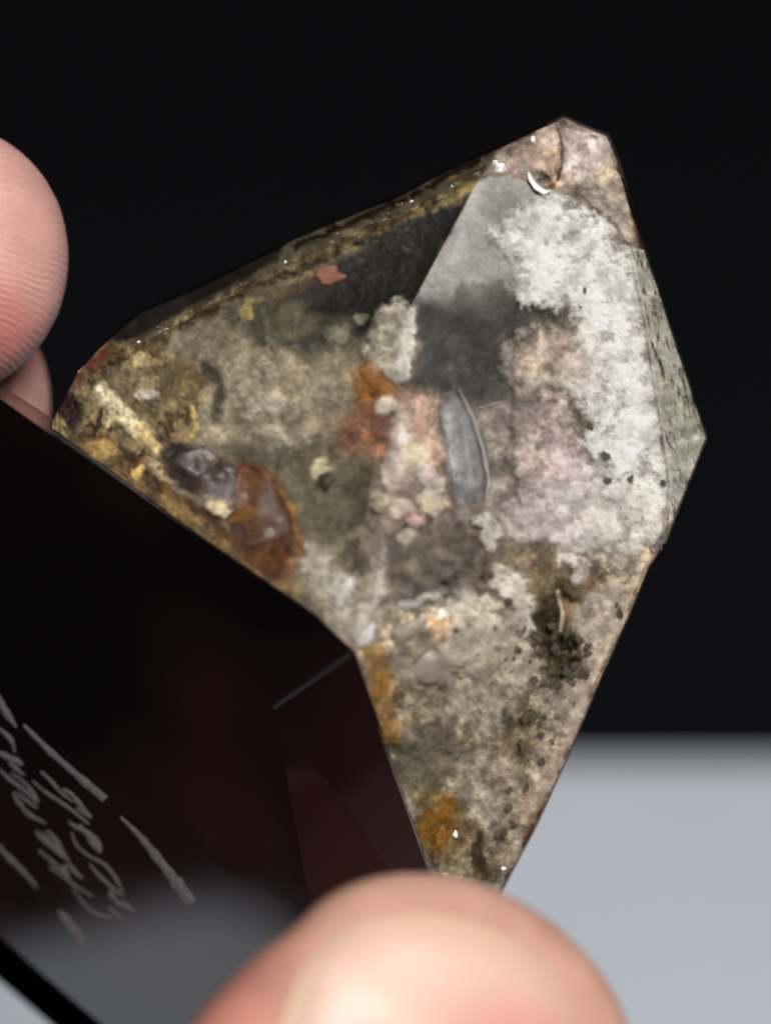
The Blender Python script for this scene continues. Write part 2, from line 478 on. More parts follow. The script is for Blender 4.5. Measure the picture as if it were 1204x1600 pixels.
paint(blob(95, 665, 16, 14), (150, 132, 98), 0.3, 0.6, NS)
paint(line([(142, 700), (160, 640)], 3, 2, 3, 2) * 0.9, (62, 46, 26), 1.2)
paint(line([(130, 690), (240, 775), (360, 860), (450, 930)], 18, 12), (124, 99, 62), 0.5, 0.6, NX)
paint(line([(165, 680), (250, 760), (330, 810), (370, 850)], 8, 6), (92, 64, 32), 0.9, 0.6, NX)
paint(line([(120, 715), (260, 815), (420, 925), (500, 975)], 8, 14) * 0.8, (98, 82, 74), 0.5)
paint(blob(218, 741, 10, 8), (192, 164, 106), 0.1)
paint(blob(170, 700, 22, 18) * 0.8, (164, 136, 86), 0.3, 0.4)
# --- upper left rim band
UL1 = line([(150, 590), (210, 545), (300, 497), (400, 448), (520, 390), (640, 330), (760, 268)], 9, 6, 12, 8)
paint(UL1, (92, 76, 52), 0.8, 0.9, NS)
paint(line([(200, 545), (300, 490), (440, 418), (560, 362), (690, 302), (770, 262)], 4, 4, 8, 8) * spots(NM, -0.1, 0.12), (146, 130, 98), 0.3, 0.5, NX)
paint(line([(380, 490), (450, 452), (520, 405), (600, 365), (690, 318), (750, 280)], 8, 6, 14, 8) * spots(NL + NM, -0.2, 0.05), (134, 117, 82), 0.5, 0.6, NX)
paint(line([(440, 462), (490, 436)], 9, 9, 10, 10) * 0.8, (92, 58, 24), 1.2, 0.5, NX)
paint(blob(385, 488, 20, 12, -40), (158, 138, 86), 0.3, 0.4)
paint(line([(460, 385), (560, 345), (680, 285), (790, 228)], 5, 5, 6, 6), (58, 34, 18), 0.7, 0.8, NS)
paint(line([(600, 325), (690, 285), (760, 250)], 3, 3, 6, 6) * spots(NS, 0.02, 0.1), (150, 116, 60), 0.2)
paint(poly([(165, 530), (215, 487), (300, 451), (440, 385), (435, 405), (300, 480), (200, 535)], 5, 4, 3), (60, 52, 47), 2.0, 0.2)
paint(poly([(134, 574), (165, 545), (172, 552), (140, 575)], 4, 2, 2), (168, 96, 84), 1.5)  # pink reflection of the finger, painted into the bevel
# --- centre
cl(poly([(590, 485), (615, 472), (648, 486), (642, 540), (628, 604), (588, 575), (570, 530)], 18, 12, 10) * 0.62, (164, 158, 142), 0.4)
paint(poly([(590, 490), (615, 478), (645, 490), (640, 540), (625, 600), (590, 570), (575, 530)], 8, 14, 10), (120, 114, 100), 1.4, 0.5, NX)
cl(line([(642, 492), (636, 530), (628, 585)], 9, 8, 6, 6), (180, 177, 167), 0.25)
0 and paint(poly([(632, 490), (650, 498), (640, 560), (625, 590), (622, 540)], 5, 6, 6), (190, 192, 184), 0.4, 0.4, NS)
paint(blob(505, 735, 15, 24, 35), (176, 166, 142), 1.2, 0.3)
paint(blob(512, 752, 10, 14, 20), (62, 56, 42), 2.5)
paint(blob(460, 500, 40, 28) * 0.6, (116, 106, 84), 1.6, 0.4)
paint(blob(560, 500, 12, 10) * 0.8, (120, 120, 102), 2.0)
paint(blob(530, 520, 14, 16) * 0.7, (128, 122, 104), 2.0)
# --- right side
RIGHTM = 1 - LEFTM
paint(RIGHTM, (122, 110, 101), 1.8, 0.4)
SHEEN = poly([(745, 285), (780, 268), (880, 300), (860, 400), (830, 470), (760, 540), (640, 500), (637, 488)], 3, 3, 2) * RIGHTM  # grey reflected sheen, painted into the cloud colour
paint(SHEEN, (152, 149, 148), 2.0, 0.12, NL)
paint(line([(748, 288), (690, 390), (642, 486)], 12, 12, 3, 3) * RIGHTM * 0.6, (168, 166, 166), 2.0)  # lighter streak of the painted sheen along the ridge
paint(poly([(640, 470), (830, 450), (880, 500), (860, 570), (780, 640), (700, 640), (640, 600), (632, 520)], 26, 24) * RIGHTM, (68, 64, 62), 4.2, 0.3, NM)
paint(blob(760, 470, 70, 30) * 0.55 * RIGHTM, (98, 90, 87), 3.4, 0.3, NM)
paint(blob(820, 520, 50, 35, 30) * 0.9, (78, 70, 66), 4.2, 0.4)
paint(poly([(650, 620), (760, 640), (840, 620), (840, 760), (800, 860), (700, 830), (680, 760)], 20, 20) * RIGHTM, (112, 103, 98), 2.6, 0.4)
CL = poly([(775, 362), (845, 312), (900, 318), (960, 372), (985, 392), (1002, 480), (1028, 640), (1045, 760), (1030, 862), (985, 862), (945, 820), (925, 720), (900, 640), (850, 590), (880, 560), (900, 510), (870, 480), (800, 462), (790, 400)], 5, 20, 16)
paint(CL, (116, 103, 90), 1.2, 0.5, NX)
CLS = poly([(765, 360), (845, 305), (900, 310), (960, 366), (992, 388), (1004, 480), (1030, 640), (1047, 760), (1032, 864), (985, 864), (945, 830), (925, 720), (900, 640), (850, 590), (880, 560), (900, 510), (870, 480), (800, 466), (785, 400)], 30, 22, 18)
cl(CLS * 0.92, (200, 198, 193), 0.14)
cl(poly([(905, 420), (985, 400), (1004, 480), (1030, 640), (1044, 780), (1000, 840), (960, 700), (925, 560)], 30, 14, 10), (204, 202, 197), 0.12)
cl(poly([(820, 330), (900, 320), (950, 380), (900, 450), (820, 440), (790, 400)], 26, 14, 14), (202, 200, 195), 0.14)
paint(blob(860, 570, 60, 42, 30), (136, 120, 104), 1.2, 0.4, NX)
cl(blob(860, 560, 70, 55, 30, 0.6) * 0.5, (160, 146, 132), 0.2)
cl(blob(825, 570, 26, 50, 10, 0.6) * 0.6, (172, 162, 152), 0.2)
cl(blob(790, 560, 16, 30, 0, .6) * 0.4, (150, 140, 132), 0.2)
paint(blob(830, 560, 16, 50, 10) * 0.9 * spots(NM, -0.08, 0.1), (170, 160, 148), 0.8)
paint(blob(900, 570, 40, 20, 30) * 0.7, (128, 112, 96), 1.4)
PK = poly([(800, 650), (850, 620), (890, 640), (910, 720), (930, 800), (900, 860), (840, 830), (800, 760)], 14, 20, 12)
paint(PK, (128, 112, 105), 1.2, 0.6, NX)
cl(PK * 0.5, (180, 167, 161), 0.3)
cl(blob(850, 655, 44, 34, 0, 0.6) * 0.6, (182, 166, 160), 0.3)
cl(blob(880, 755, 44, 60, 20, 0.6) * 0.8, (190, 174, 172), 0.25)
cl(blob(790, 690, 40, 60, 0, 0.6) * 0.35, (150, 138, 132), 0.2)
paint(blob(815, 735, 30, 40) * 0.85, (104, 95, 86), 2.2, 0.4)
paint(line([(905, 620), (925, 680), (940, 730), (940, 770)], 17, 9, 14, 10) * spots(NM, -0.22, 0.0), (104, 94, 80), 1.9, 0.4)
paint(blob(921, 672, 14, 20) * 0.9, (76, 70, 60), 2.2); paint(blob(944, 706, 11, 17), (72, 66, 56), 2.2); paint(blob(948, 752, 14, 14) * 0.9, (92, 86, 76), 2)
paint(blob(968, 705, 18, 16) * 0.75, (166, 140, 116), 0.6)
paint(blob(985, 752, 9, 12) * 0.8, (118, 102, 88), 1); paint(blob(1038, 752, 7, 10) * 0.7, (120, 116, 108), 0.8)
cl(blob(890, 810, 70, 60, 0, 0.6) * 0.85, (188, 183, 178), 0.15)
cl(blob(820, 820, 50, 40, 0, 0.6) * 0.55, (170, 162, 156), 0.15)
paint(blob(940, 815, 20, 50) * 0.5, (140, 134, 126), 1.0)
cl(blob(980, 815, 50, 55, 0, 0.6) * 0.95, (192, 188, 180), 0.1)
paint(blob(830, 820, 30, 40) * 0.6, (150, 142, 136), 1.0, 0.3)
# right rim face
RM = poly([(985, 385), (1012, 392), (1050, 500), (1110, 684), (1040, 862), (1048, 760), (1032, 640), (1006, 480)], 2, 1, 1)
ST = fbm(X * 2.2 - Y * 0.4, Y * 0.55 + X * 0.2, 12, 4, 31)
paint(RM, (120, 116, 102), 0.5, 0.6, ST)
cl(RM * 0.72, (172, 169, 157), 0.1)
paint(RM * spots(ST, 0.08, 0.2) * 0.6, (92, 90, 78), 0.6)
paint(RM * spots(-ST, 0.08, 0.2) * 0.8, (180, 177, 164), 0.1)
paint(RM * blob(1075, 720, 50, 70, 20) * 0.85, (156, 153, 145), 0.3, 0.25, ST)
paint(RM * line([(1000, 400), (1030, 480), (1060, 570), (1085, 640)], 9, 5, 6, 8) * spots(NM, -0.05, 0.1), (40, 42, 34), 2.5)
paint(RM * blob(1062, 545, 9, 28, -18), (36, 38, 30), 2.5)
paint(RM * line([(1008, 400), (1030, 560), (1042, 700)], 4, 5) * 0.5, (120, 106, 90), 1)
paint(blob(1038, 668, 9, 18) * 0.8, (112, 90, 76), 1)
WM *= 1 - RM * np.maximum(0.6 * spots(ST, 0.03, 0.2), 0)
# tip
TP = poly([(755, 275), (785, 228), (880, 180), (905, 192), (950, 210), (968, 250), (985, 320), (990, 385), (955, 350), (900, 305), (845, 292), (800, 272)], 5, 5, 5)
paint(TP, (140, 124, 112), 0.8, 0.5, NX)
WM *= 1 - TP
cl(TP * 0.45, (176, 162, 152), 0.25)
cl(blob(915, 225, 44, 36) * TP * 0.6, (178, 166, 166), 0.2)
paint(blob(905, 230, 40, 38) * TP, (164, 148, 146), 0.6, 0.4, NS)
paint(blob(830, 250, 50, 25, -30) * TP * 0.8, (156, 128, 110), 0.9, 0.3)
paint(blob(940, 245, 22, 30) * TP * 0.9, (174, 164, 152), 0.4, 0.4, NS)
paint(blob(815, 262, 26, 12, -10) * 0.7, (146, 122, 122), 1.0)
paint(poly([(900, 290), (955, 300), (985, 380), (930, 350)], 10, 10), (128, 120, 116), 1.8, 0.3)
paint(blob(930, 280, 26, 12) * 0.8, (166, 154, 124), 0.6, 0.4)
paint(blob(845, 278, 13, 12), (70, 40, 24), 1.6); paint(blob(857, 285, 8, 9), (120, 76, 26), 1.2)
paint(line([(868, 190), (876, 215), (878, 250), (870, 280)], 2.4, 2, 3, 2), (46, 24, 20), 1.4)
paint(line([(864, 195), (868, 240), (862, 275)], 2.5, 3, 3, 2) * 0.6, (188, 160, 120), 0.4)
paint(line([(960, 225), (985, 320), (1003, 385)], 6, 4, 3, 3), (82, 52, 36), 1.2, 0.5)
paint(line([(690, 272), (790, 225), (870, 184)], 4, 4, 4, 3), (64, 38, 24), 0.8, 0.6, NS)
paint(poly([(760, 300), (850, 310), (830, 370), (770, 380)], 20, 10) * 0.7, (128, 122, 120), 2.0, 0.2)
CC = poly([(590, 622), (640, 610), (690, 625), (690, 700), (705, 760), (690, 810), (640, 850), (600, 800), (580, 770), (600, 720), (585, 660)], 9, 12, 12)
paint(CC, (142, 118, 104), 0.9, 0.6, NX)
WM *= 1 - 0.9 * CC
for cx_, cy_, rx_, ry_, rgb in ((640, 700, 40, 80, (176, 158, 146)), (605, 634, 15, 14, (184, 172, 156)), (628, 690, 20, 34, (196, 182, 172)), (650, 712, 18, 20, (188, 178, 156)), (612, 745, 16, 30, (186, 172, 164)), (664, 745, 15, 18, (180, 166, 160)), (672, 785, 24, 22, (190, 180, 158)), (590, 780, 13, 14, (178, 164, 140)), (625, 795, 18, 16, (186, 172, 160)), (645, 815, 14, 14, (176, 148, 138)), (632, 842, 15, 14, (176, 166, 146)), (658, 650, 12, 30, (186, 156, 138)), (680, 762, 14, 14, (176, 166, 158))):
    cl(blob(cx_, cy_, rx_, ry_, 0, 0.6, 8, 8) * (0.98 if rx_ < 40 else 0.6), rgb, 0.25)
paint(poly([(585, 600), (610, 610), (615, 700), (600, 730), (575, 700), (520, 700), (540, 650), (570, 620)], 22, 16, 10) * 0.8, (128, 80, 54), 1.0, 0.6, NX)
paint(poly([(552, 580), (575, 562), (600, 585), (630, 606), (600, 622), (560, 625)], 13, 10, 8), (140, 90, 26), 0.8, 0.6, NX)
AM = blob(412, 815, 52, 98, -20, 0.14, 10, 6)
paint(AM, (92, 56, 28), 1.5, 0.5, NX)
paint(AM * line([(395, 712), (435, 745), (462, 800), (466, 860), (448, 905)], 9, 6, 6, 6), (132, 92, 44), 1.0, 0.5, NX)
paint(AM * blob(398, 792, 30, 26, -10), (78, 44, 32), 1.8, 0.4, NX)
paint(AM * poly([(365, 815), (440, 805), (448, 838), (368, 842)], 6, 6, 4), (100, 68, 60), 1.2, 0.2, NX)
paint(AM * poly([(365, 845), (445, 842), (440, 890), (390, 885)], 6, 8, 4), (106, 60, 20), 1.6, 0.3, NX)
paint(AM * blob(388, 800, 22, 9, -20), (134, 96, 46), 1.0)
paint(AM * blob(420, 833, 10, 11, 0, 0.5), (140, 116, 110), 0.5)
WM *= 1 - blob(412, 815, 52, 98, -20, 0.2)
paint(blob(308, 735, 58, 34, 18, 0.2, 10, 8), (60, 45, 37), 1.4, 0.7, NX)
cl(blob(352, 766, 36, 26, 30, 0.5, 10, 8) * 0.7, (128, 120, 120), 0.3)
cl(blob(340, 792, 18, 12, 30, 0.5, 6, 6) * 0.9, (196, 180, 144), 0.2)
# --- lower right face
LO = poly([(560, 1010), (640, 900), (760, 850), (860, 860), (1030, 866), (985, 960), (880, 1200), (780, 1400), (660, 1400)], 9, 8, 6)
paint(LO, (132, 120, 104), 0.9, 0.5, NX)
cl(LO * (0.42 + 0.5 * fbm(X, Y, 70, 4, 77)), (180, 169, 154), 0.3)
paint(LO * spots(NS, 0.05, 0.2) * 0.6, (178, 168, 152), 0.3)
paint(LO * spots(fbm(X, Y, 8, 2, 41), 0.14, 0.26) * 0.7, (108, 92, 72), 1.0)
DK = np.maximum(blob(715, 880, 110, 60, 10), blob(860, 900, 90, 45, 10))
WM *= 1 - 0.85 * DK
WM *= 1 - 0.9 * np.maximum(blob(675, 1175, 60, 45, 10), blob(650, 1220, 45, 40))
WM *= 1 - 0.9 * poly([(840, 880), (900, 900), (915, 980), (890, 1060), (840, 1060), (830, 980)], 14, 18, 12)
paint(blob(715, 880, 110, 60, 10), (96, 86, 74), 2.4, 0.45)
paint(blob(690, 880, 60, 36, -10) * 0.9, (88, 80, 72), 2.8, 0.4)
paint(blob(640, 850, 50, 40) * 0.6, (112, 104, 94), 2.4, 0.4)
paint(blob(860, 900, 90, 45, 10) * 0.95, (110, 93, 74), 1.6, 0.45)
paint(blob(800, 890, 40, 60, 0) * 0.6, (120, 106, 90), 1.4, 0.4)
cl(line([(756, 815), (772, 832), (766, 842)], 15, 12, 10, 12) * 0.7, (190, 186, 174), 0.15)
cl(line([(775, 895), (812, 930), (818, 975)], 19, 15, 12, 14) * 0.8, (194, 187, 178), 0.15)
cl(line([(885, 865), (906, 888), (902, 906)], 13, 11, 10, 12) * 0.72, (194, 187, 180), 0.15)
cl(blob(730, 985, 75, 62, 0, 0.55, 26, 16) * 0.9, (198, 189, 174), 0.2)
cl(blob(770, 1040, 80, 50, 20, 0.6) * 0.6, (180, 170, 154), 0.2)
paint(blob(725, 960, 70, 24, 20) * spots(NS, -0.05, 0.1), (208, 200, 184), 0.1)
paint(blob(692, 985, 26, 22), (184, 150, 120), 0.5, 0.25)
paint(blob(760, 1040, 80, 60) * 0.6 * spots(NS, -0.1, 0.1), (176, 168, 152), 0.4)
paint(blob(650, 930, 60, 24, -15) * 0.9, (98, 90, 84), 2.4, 0.5)
paint(blob(665, 1030, 52, 44), (134, 122, 112), 1.0, 0.12)
paint(poly([(840, 880), (900, 900), (915, 980), (890, 1060), (840, 1060), (830, 980)], 14, 18, 12) * 0.9, (88, 76, 56), 1.5, 0.6, NS)
paint(blob(878, 1000, 34, 56, 10, 0.5) * spots(NX + NM, -0.12, 0.06), (44, 39, 25), 1.8, 0.6, NX)
paint(blob(822, 1150, 26, 60, 15, 0.6) * spots(NX + NM, 0.02, 0.14), (58, 50, 34), 1.4)
paint(blob(900, 955, 16, 30) * 0.8, (140, 104, 72), 1.0)
paint(line([(872, 925), (880, 960), (876, 985)], 3, 2, 2, 2), (176, 168, 148), 0.2)
cl(blob(945, 960, 46, 60, 20, 0.5) * 0.8, (180, 168, 154), 0.2)
cl(blob(900, 1090, 40, 60, 25, 0.5) * 0.65, (180, 168, 154), 0.2)
cl(blob(850, 1200, 30, 70, 25, 0.5) * 0.6, (176, 160, 146), 0.2)
paint(line([(1010, 880), (960, 1000), (900, 1140)], 12, 8, 4, 4) * 0.85, (184, 162, 142), 0.4, 0.2)
paint(line([(880, 1180), (840, 1280), (800, 1370)], 14, 10, 8, 8) * 0.85, (128, 94, 78), 0.6, 0.6, NS)
paint(blob(740, 1120, 90, 50) * 0.7, (142, 126, 108), 1.0, 0.3, NS)
paint(blob(675, 1175, 60, 45, 10), (106, 98, 88), 2.2, 0.25, NM)
paint(blob(650, 1220, 45, 40) * 0.8, (104, 97, 82), 2.2, 0.3)
paint(blob(790, 1190, 40, 90, 20) * 0.7, (120, 104, 86), 1.4, 0.4)
paint(blob(760, 1230, 50, 50) * 0.7, (150, 138, 126), 0.8, 0.3, NM)
paint(blob(840, 1210, 24, 60, 25) * 0.8, (178, 162, 146), 0.4, 0.3, NS)
paint(blob(690, 1290, 48, 60, -20), (124, 104, 68), 1.2, 0.5)
paint(line([(700, 1255), (695, 1290), (680, 1330)], 12, 8), (126, 84, 26), 1.2, 0.5)
paint(blob(670, 1290, 18, 16) * 0.8, (134, 92, 28), 1.0)
paint(poly([(730, 1270), (800, 1280), (790, 1380), (720, 1400)], 14, 10) * 0.8, (114, 98, 80), 1.4, 0.5)
paint(blob(752, 1330, 10, 34, 6), (72, 60, 40), 2.0)
paint(blob(770, 1265, 34, 24) * 0.9, (158, 146, 134), 0.5, 0.4, NS)
paint(blob(808, 1262, 14, 40, 25) * 0.9 * spots(NS, -0.1, 0.1), (176, 146, 122), 0.4)
paint(poly([(556, 1010), (600, 1000), (620, 1080), (615, 1160), (590, 1150)], 8, 12) * 0.75, (136, 102, 50), 1.0, 0.5)
paint(line([(880, 862), (960, 858), (1030, 866)], 2.2, 2.5, 1, 1) * 0.6, (120, 98, 76), 1.0)
WM *= 1 - 0.8 * np.maximum(blob(692, 1292, 44, 62, -15, 0.5), blob(745, 1330, 26, 44, 0, 0.5))
WM *= 1 - 0.7 * blob(800, 1185, 30, 80, 15, 0.6)
# clear, smoky quartz round the inner corner
CLEAR = np.maximum(poly([(556, 1010), (610, 880), (700, 850), (700, 930), (690, 1040), (660, 1110), (640, 1200), (600, 1180)], 25, 16), 0)
WM *= 1 - 0.85 * CLEAR
cl(poly([(455, 870), (500, 850), (560, 900), (600, 960), (560, 1015), (500, 960)], 30, 16, 10) * 0.62, (176, 171, 158), 0.15)
cl(line([(595, 860), (590, 930), (570, 990)], 12, 14, 8, 6) * 0.6, (182, 178, 166), 0.15)
cl(blob(660, 935, 50, 9, -20, 0.7, 12, 8) * 0.6, (170, 166, 160), 0.2)
# grain and granules everywhere
C = C * np.exp((1 - 0.75 * np.clip(SHEEN, 0, 1)) * ((1.5 - 0.6 * LEFTM) * NX + 0.35 * NS + 0.7 * fbm(X, Y, 55, 3, 67)))[..., None]
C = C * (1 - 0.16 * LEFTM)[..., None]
C = C * (0.80 + 0.34 * PUFF * (1 - 0.6 * np.clip(SHEEN, 0, 1)))[..., None]
amp = 0.10 * (1 - 0.5 * np.clip(SHEEN, 0, 1))
C = C * np.clip(1 + amp[..., None] * 2 * (NF + 0.8 * NS)[..., None], 0.3, 2)
C = C * (1 + 0.08 * (GID - 0.5))[..., None]
LUM = C @ np.array([0.2126, 0.7152, 0.0722])
C = C * (np.clip(LUM, 0.004, 1) / 0.19)[..., None] ** 0.30 * np.array([0.985, 1.0, 0.93])
C = np.clip(C, 0.003, 0.82)
H = np.clip(H, 0.1, 9)
for _k in range(4):
    for _a in (0, 1):
        H = (np.roll(H, 7, _a) + np.roll(H, 3, _a) + H + np.roll(H, -3, _a) + np.roll(H, -7, _a)) / 5
relief = 0.07 * NM + 0.03 * NS - (0.06 + 0.22 * CR + 0.05 * LO) * (PUFF - 0.5) + 0.10 * CR * NM - 0.01 * (1 - np.clip(GR, 0, 1)) * (C.mean(-1) / 0.3)
FD = front_depth(X, Y)
for _k in range(3):
    for _a in (0, 1):
        FD = (np.roll(FD, 9, _a) + np.roll(FD, 4, _a) + FD + np.roll(FD, -4, _a) + np.roll(FD, -9, _a)) / 5 if _k < 2 else FD
FD = np.maximum(FD, front_depth(X, Y))
D = FD + 0.45 + np.clip(H, 0.1, 9) * 0.14 + np.clip(relief + 0.2, 0, 2)
D += 0.5 * smooth01(1 + SDO / 4.0) ** 3          # rolls back towards its rim
idx = -np.ones(X.shape, np.int64)
cell = keep[:-1, :-1] & keep[1:, :-1] & keep[:-1, 1:] & keep[1:, 1:]
used = np.zeros(X.shape, bool)
used[:-1, :-1] |= cell; used[1:, :-1] |= cell; used[:-1, 1:] |= cell; used[1:, 1:] |= cell
idx[used] = np.arange(used.sum())
gv = P(X[used], Y[used], D[used])
gf = np.stack([idx[:-1, :-1][cell], idx[1:, :-1][cell], idx[1:, 1:][cell], idx[:-1, 1:][cell]], 1)
m_garden, nt, b = new_mat('mineral_cloud')
at = N(nt, 'ShaderNodeAttribute'); at.attribute_name = 'tint'
tn = N(nt, 'ShaderNodeTexNoise'); tn.inputs['Scale'].default_value = 5200; tn.inputs['Detail'].default_value = 3
mr = N(nt, 'ShaderNodeMapRange'); mr.inputs[1].default_value = 0.3; mr.inputs[2].default_value = 0.7; mr.inputs[3].default_value = 0.86; mr.inputs[4].default_value = 1.14
nt.links.new(tn.outputs[0], mr.inputs[0])
mx = N(nt, 'ShaderNodeVectorMath', operation='SCALE')
nt.links.new(at.outputs['Color'], mx.inputs[0]); nt.links.new(mr.outputs[0], mx.inputs['Scale'])
nt.links.new(mx.outputs[0], b.inputs['Base Color'])
b.inputs['Roughness'].default_value = 0.6; b.inputs['Specular IOR Level'].default_value = 0.2
b.inputs['Subsurface Weight'].default_value = 0.7; b.inputs['Subsurface Scale'].default_value = 0.0006; b.inputs['Subsurface Radius'].default_value = (1, 0.85, 0.7)
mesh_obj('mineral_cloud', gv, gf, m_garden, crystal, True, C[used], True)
# the far side of the cloud
bxs = np.arange(70, 1110, 7.0); bys = np.arange(178, 1480, 7.0)
BX, BY = np.meshgrid(bxs, bys)
bs = sd_poly(BX, BY, OUT); bk = bs < -12
bcell = bk[:-1, :-1] & bk[1:, :-1] & bk[:-1, 1:] & bk[1:, 1:]
bu = np.zeros(BX.shape, bool)
bu[:-1, :-1] |= bcell; bu[1:, :-1] |= bcell; bu[:-1, 1:] |= bcell; bu[1:, 1:] |= bcell
bi = -np.ones(BX.shape, np.int64); bi[bu] = np.arange(bu.sum())
bd = front_depth(BX, BY) + 1.6 + np.minimum(0.035 * np.maximum(-bs - 12, 0), 11) * (1 + 0.5 * fbm(BX, BY, 80, 3, 55))
bv = P(BX[bu], BY[bu], bd[bu])
bf = np.stack([bi[:-1, :-1][bcell], bi[:-1, 1:][bcell], bi[1:, 1:][bcell], bi[1:, :-1][bcell]], 1)
bcol = np.array(srgb(120, 108, 92)) * (1 + 0.8 * fbm(BX[bu], BY[bu], 60, 3, 56))[:, None]
mesh_obj('mineral_cloud', bv, bf, m_garden, crystal, True, bcol, True)

# milky veils just under the polish: thin scattered haze in the quartz
m_veil = bpy.data.materials.new('milky_veil'); m_veil.use_nodes = True
nt = m_veil.node_tree; nt.nodes.clear()
out = N(nt, 'ShaderNodeOutputMaterial'); at = N(nt, 'ShaderNodeAttribute'); at.attribute_name = 'haze'
df = N(nt, 'ShaderNodeBsdfDiffuse'); df.inputs[0].default_value = (0.74, 0.72, 0.69, 1)
tr = N(nt, 'ShaderNodeBsdfTransparent'); mx = N(nt, 'ShaderNodeMixShader')
nt.links.new(at.outputs['Fac'], mx.inputs[0]); nt.links.new(tr.outputs[0], mx.inputs[1]); nt.links.new(df.outputs[0], mx.inputs[2]); nt.links.new(mx.outputs[0], out.inputs['Surface'])
CS = C.mean(-1)
for _k in range(6):
    for _a in (0, 1):
        CS = (np.roll(CS, 5, _a) + CS + np.roll(CS, -5, _a)) / 3
atc = N(nt, 'ShaderNodeAttribute'); atc.attribute_name = 'tint'
nt.links.new(atc.outputs['Color'], df.inputs[0])
fnz = N(nt, 'ShaderNodeTexNoise'); fnz.inputs['Scale'].default_value = 4200; fnz.inputs['Detail'].default_value = 4
fm = N(nt, 'ShaderNodeMapRange'); fm.inputs[1].default_value = 0.3; fm.inputs[2].default_value = 0.7; fm.inputs[3].default_value = 0.72; fm.inputs[4].default_value = 1.25
nt.links.new(fnz.outputs[0], fm.inputs[0])
fmul = N(nt, 'ShaderNodeMath', operation='MULTIPLY', use_clamp=True); nt.links.new(at.outputs['Fac'], fmul.inputs[0]); nt.links.new(fm.outputs[0], fmul.inputs[1])
nt.links.new(fmul.outputs[0], mx.inputs[0])
WMS = np.clip(WM, 0, 1)
def cloud_layer(dep, seed, shift, amax):
    pf = billow(seed)
    n = fbm(X, Y, 40, 5, seed + 7, 0.62)
    al = amax * smooth01((WMS * 1.2 - 0.26 - shift - (0.60 - pf) * 0.8 + 1.0 * n) / 0.95) * np.clip(WMS * 4, 0, 1)
    pores = np.maximum(0.6 * smooth01((fbm(X, Y, 12, 4, 171) + 0.35 * fbm(X, Y, 60, 3, 172) - 0.15) / 0.16), 0.8 * smooth01((fbm(X, Y, 40, 5, 181, 0.65) - 0.09) / 0.15))
    al = al * (1 - 0.85 * pores)
    ok = keep & (SDO < -1.5)
    v_on = (al > 0.012) & ok
    c = ok[:-1, :-1] & ok[1:, :-1] & ok[:-1, 1:] & ok[1:, 1:] & (v_on[:-1, :-1] | v_on[1:, :-1] | v_on[:-1, 1:] | v_on[1:, 1:])
    u = np.zeros(X.shape, bool)
    u[:-1, :-1] |= c; u[1:, :-1] |= c; u[:-1, 1:] |= c; u[1:, 1:] |= c
    i = -np.ones(X.shape, np.int64); i[u] = np.arange(u.sum())
    dd = FD + dep + 0.10 - 0.12 * pf + 0.06 * n
    dd = np.maximum(dd, front_depth(X, Y) + 0.05)
    f = np.stack([i[:-1, :-1][c], i[1:, :-1][c], i[1:, 1:][c], i[:-1, 1:][c]], 1)
    cc = np.clip(WC * 1.32 * (np.exp(1.0 * NX + 0.35 * fbm(X, Y, 45, 3, seed + 31)) * (0.84 + 0.30 * pf))[..., None], 0.01, 0.85)
    mesh_obj('milky_veil', P(X[u], Y[u], dd[u]), f, m_veil, crystal, True, cc[u], True, {'haze': al[u]})
cloud_layer(0.18, 140, 0.08, 0.52)
cloud_layer(0.30, 150, -0.04, 0.62)
cloud_layer(0.42, 160, -0.12, 0.72)

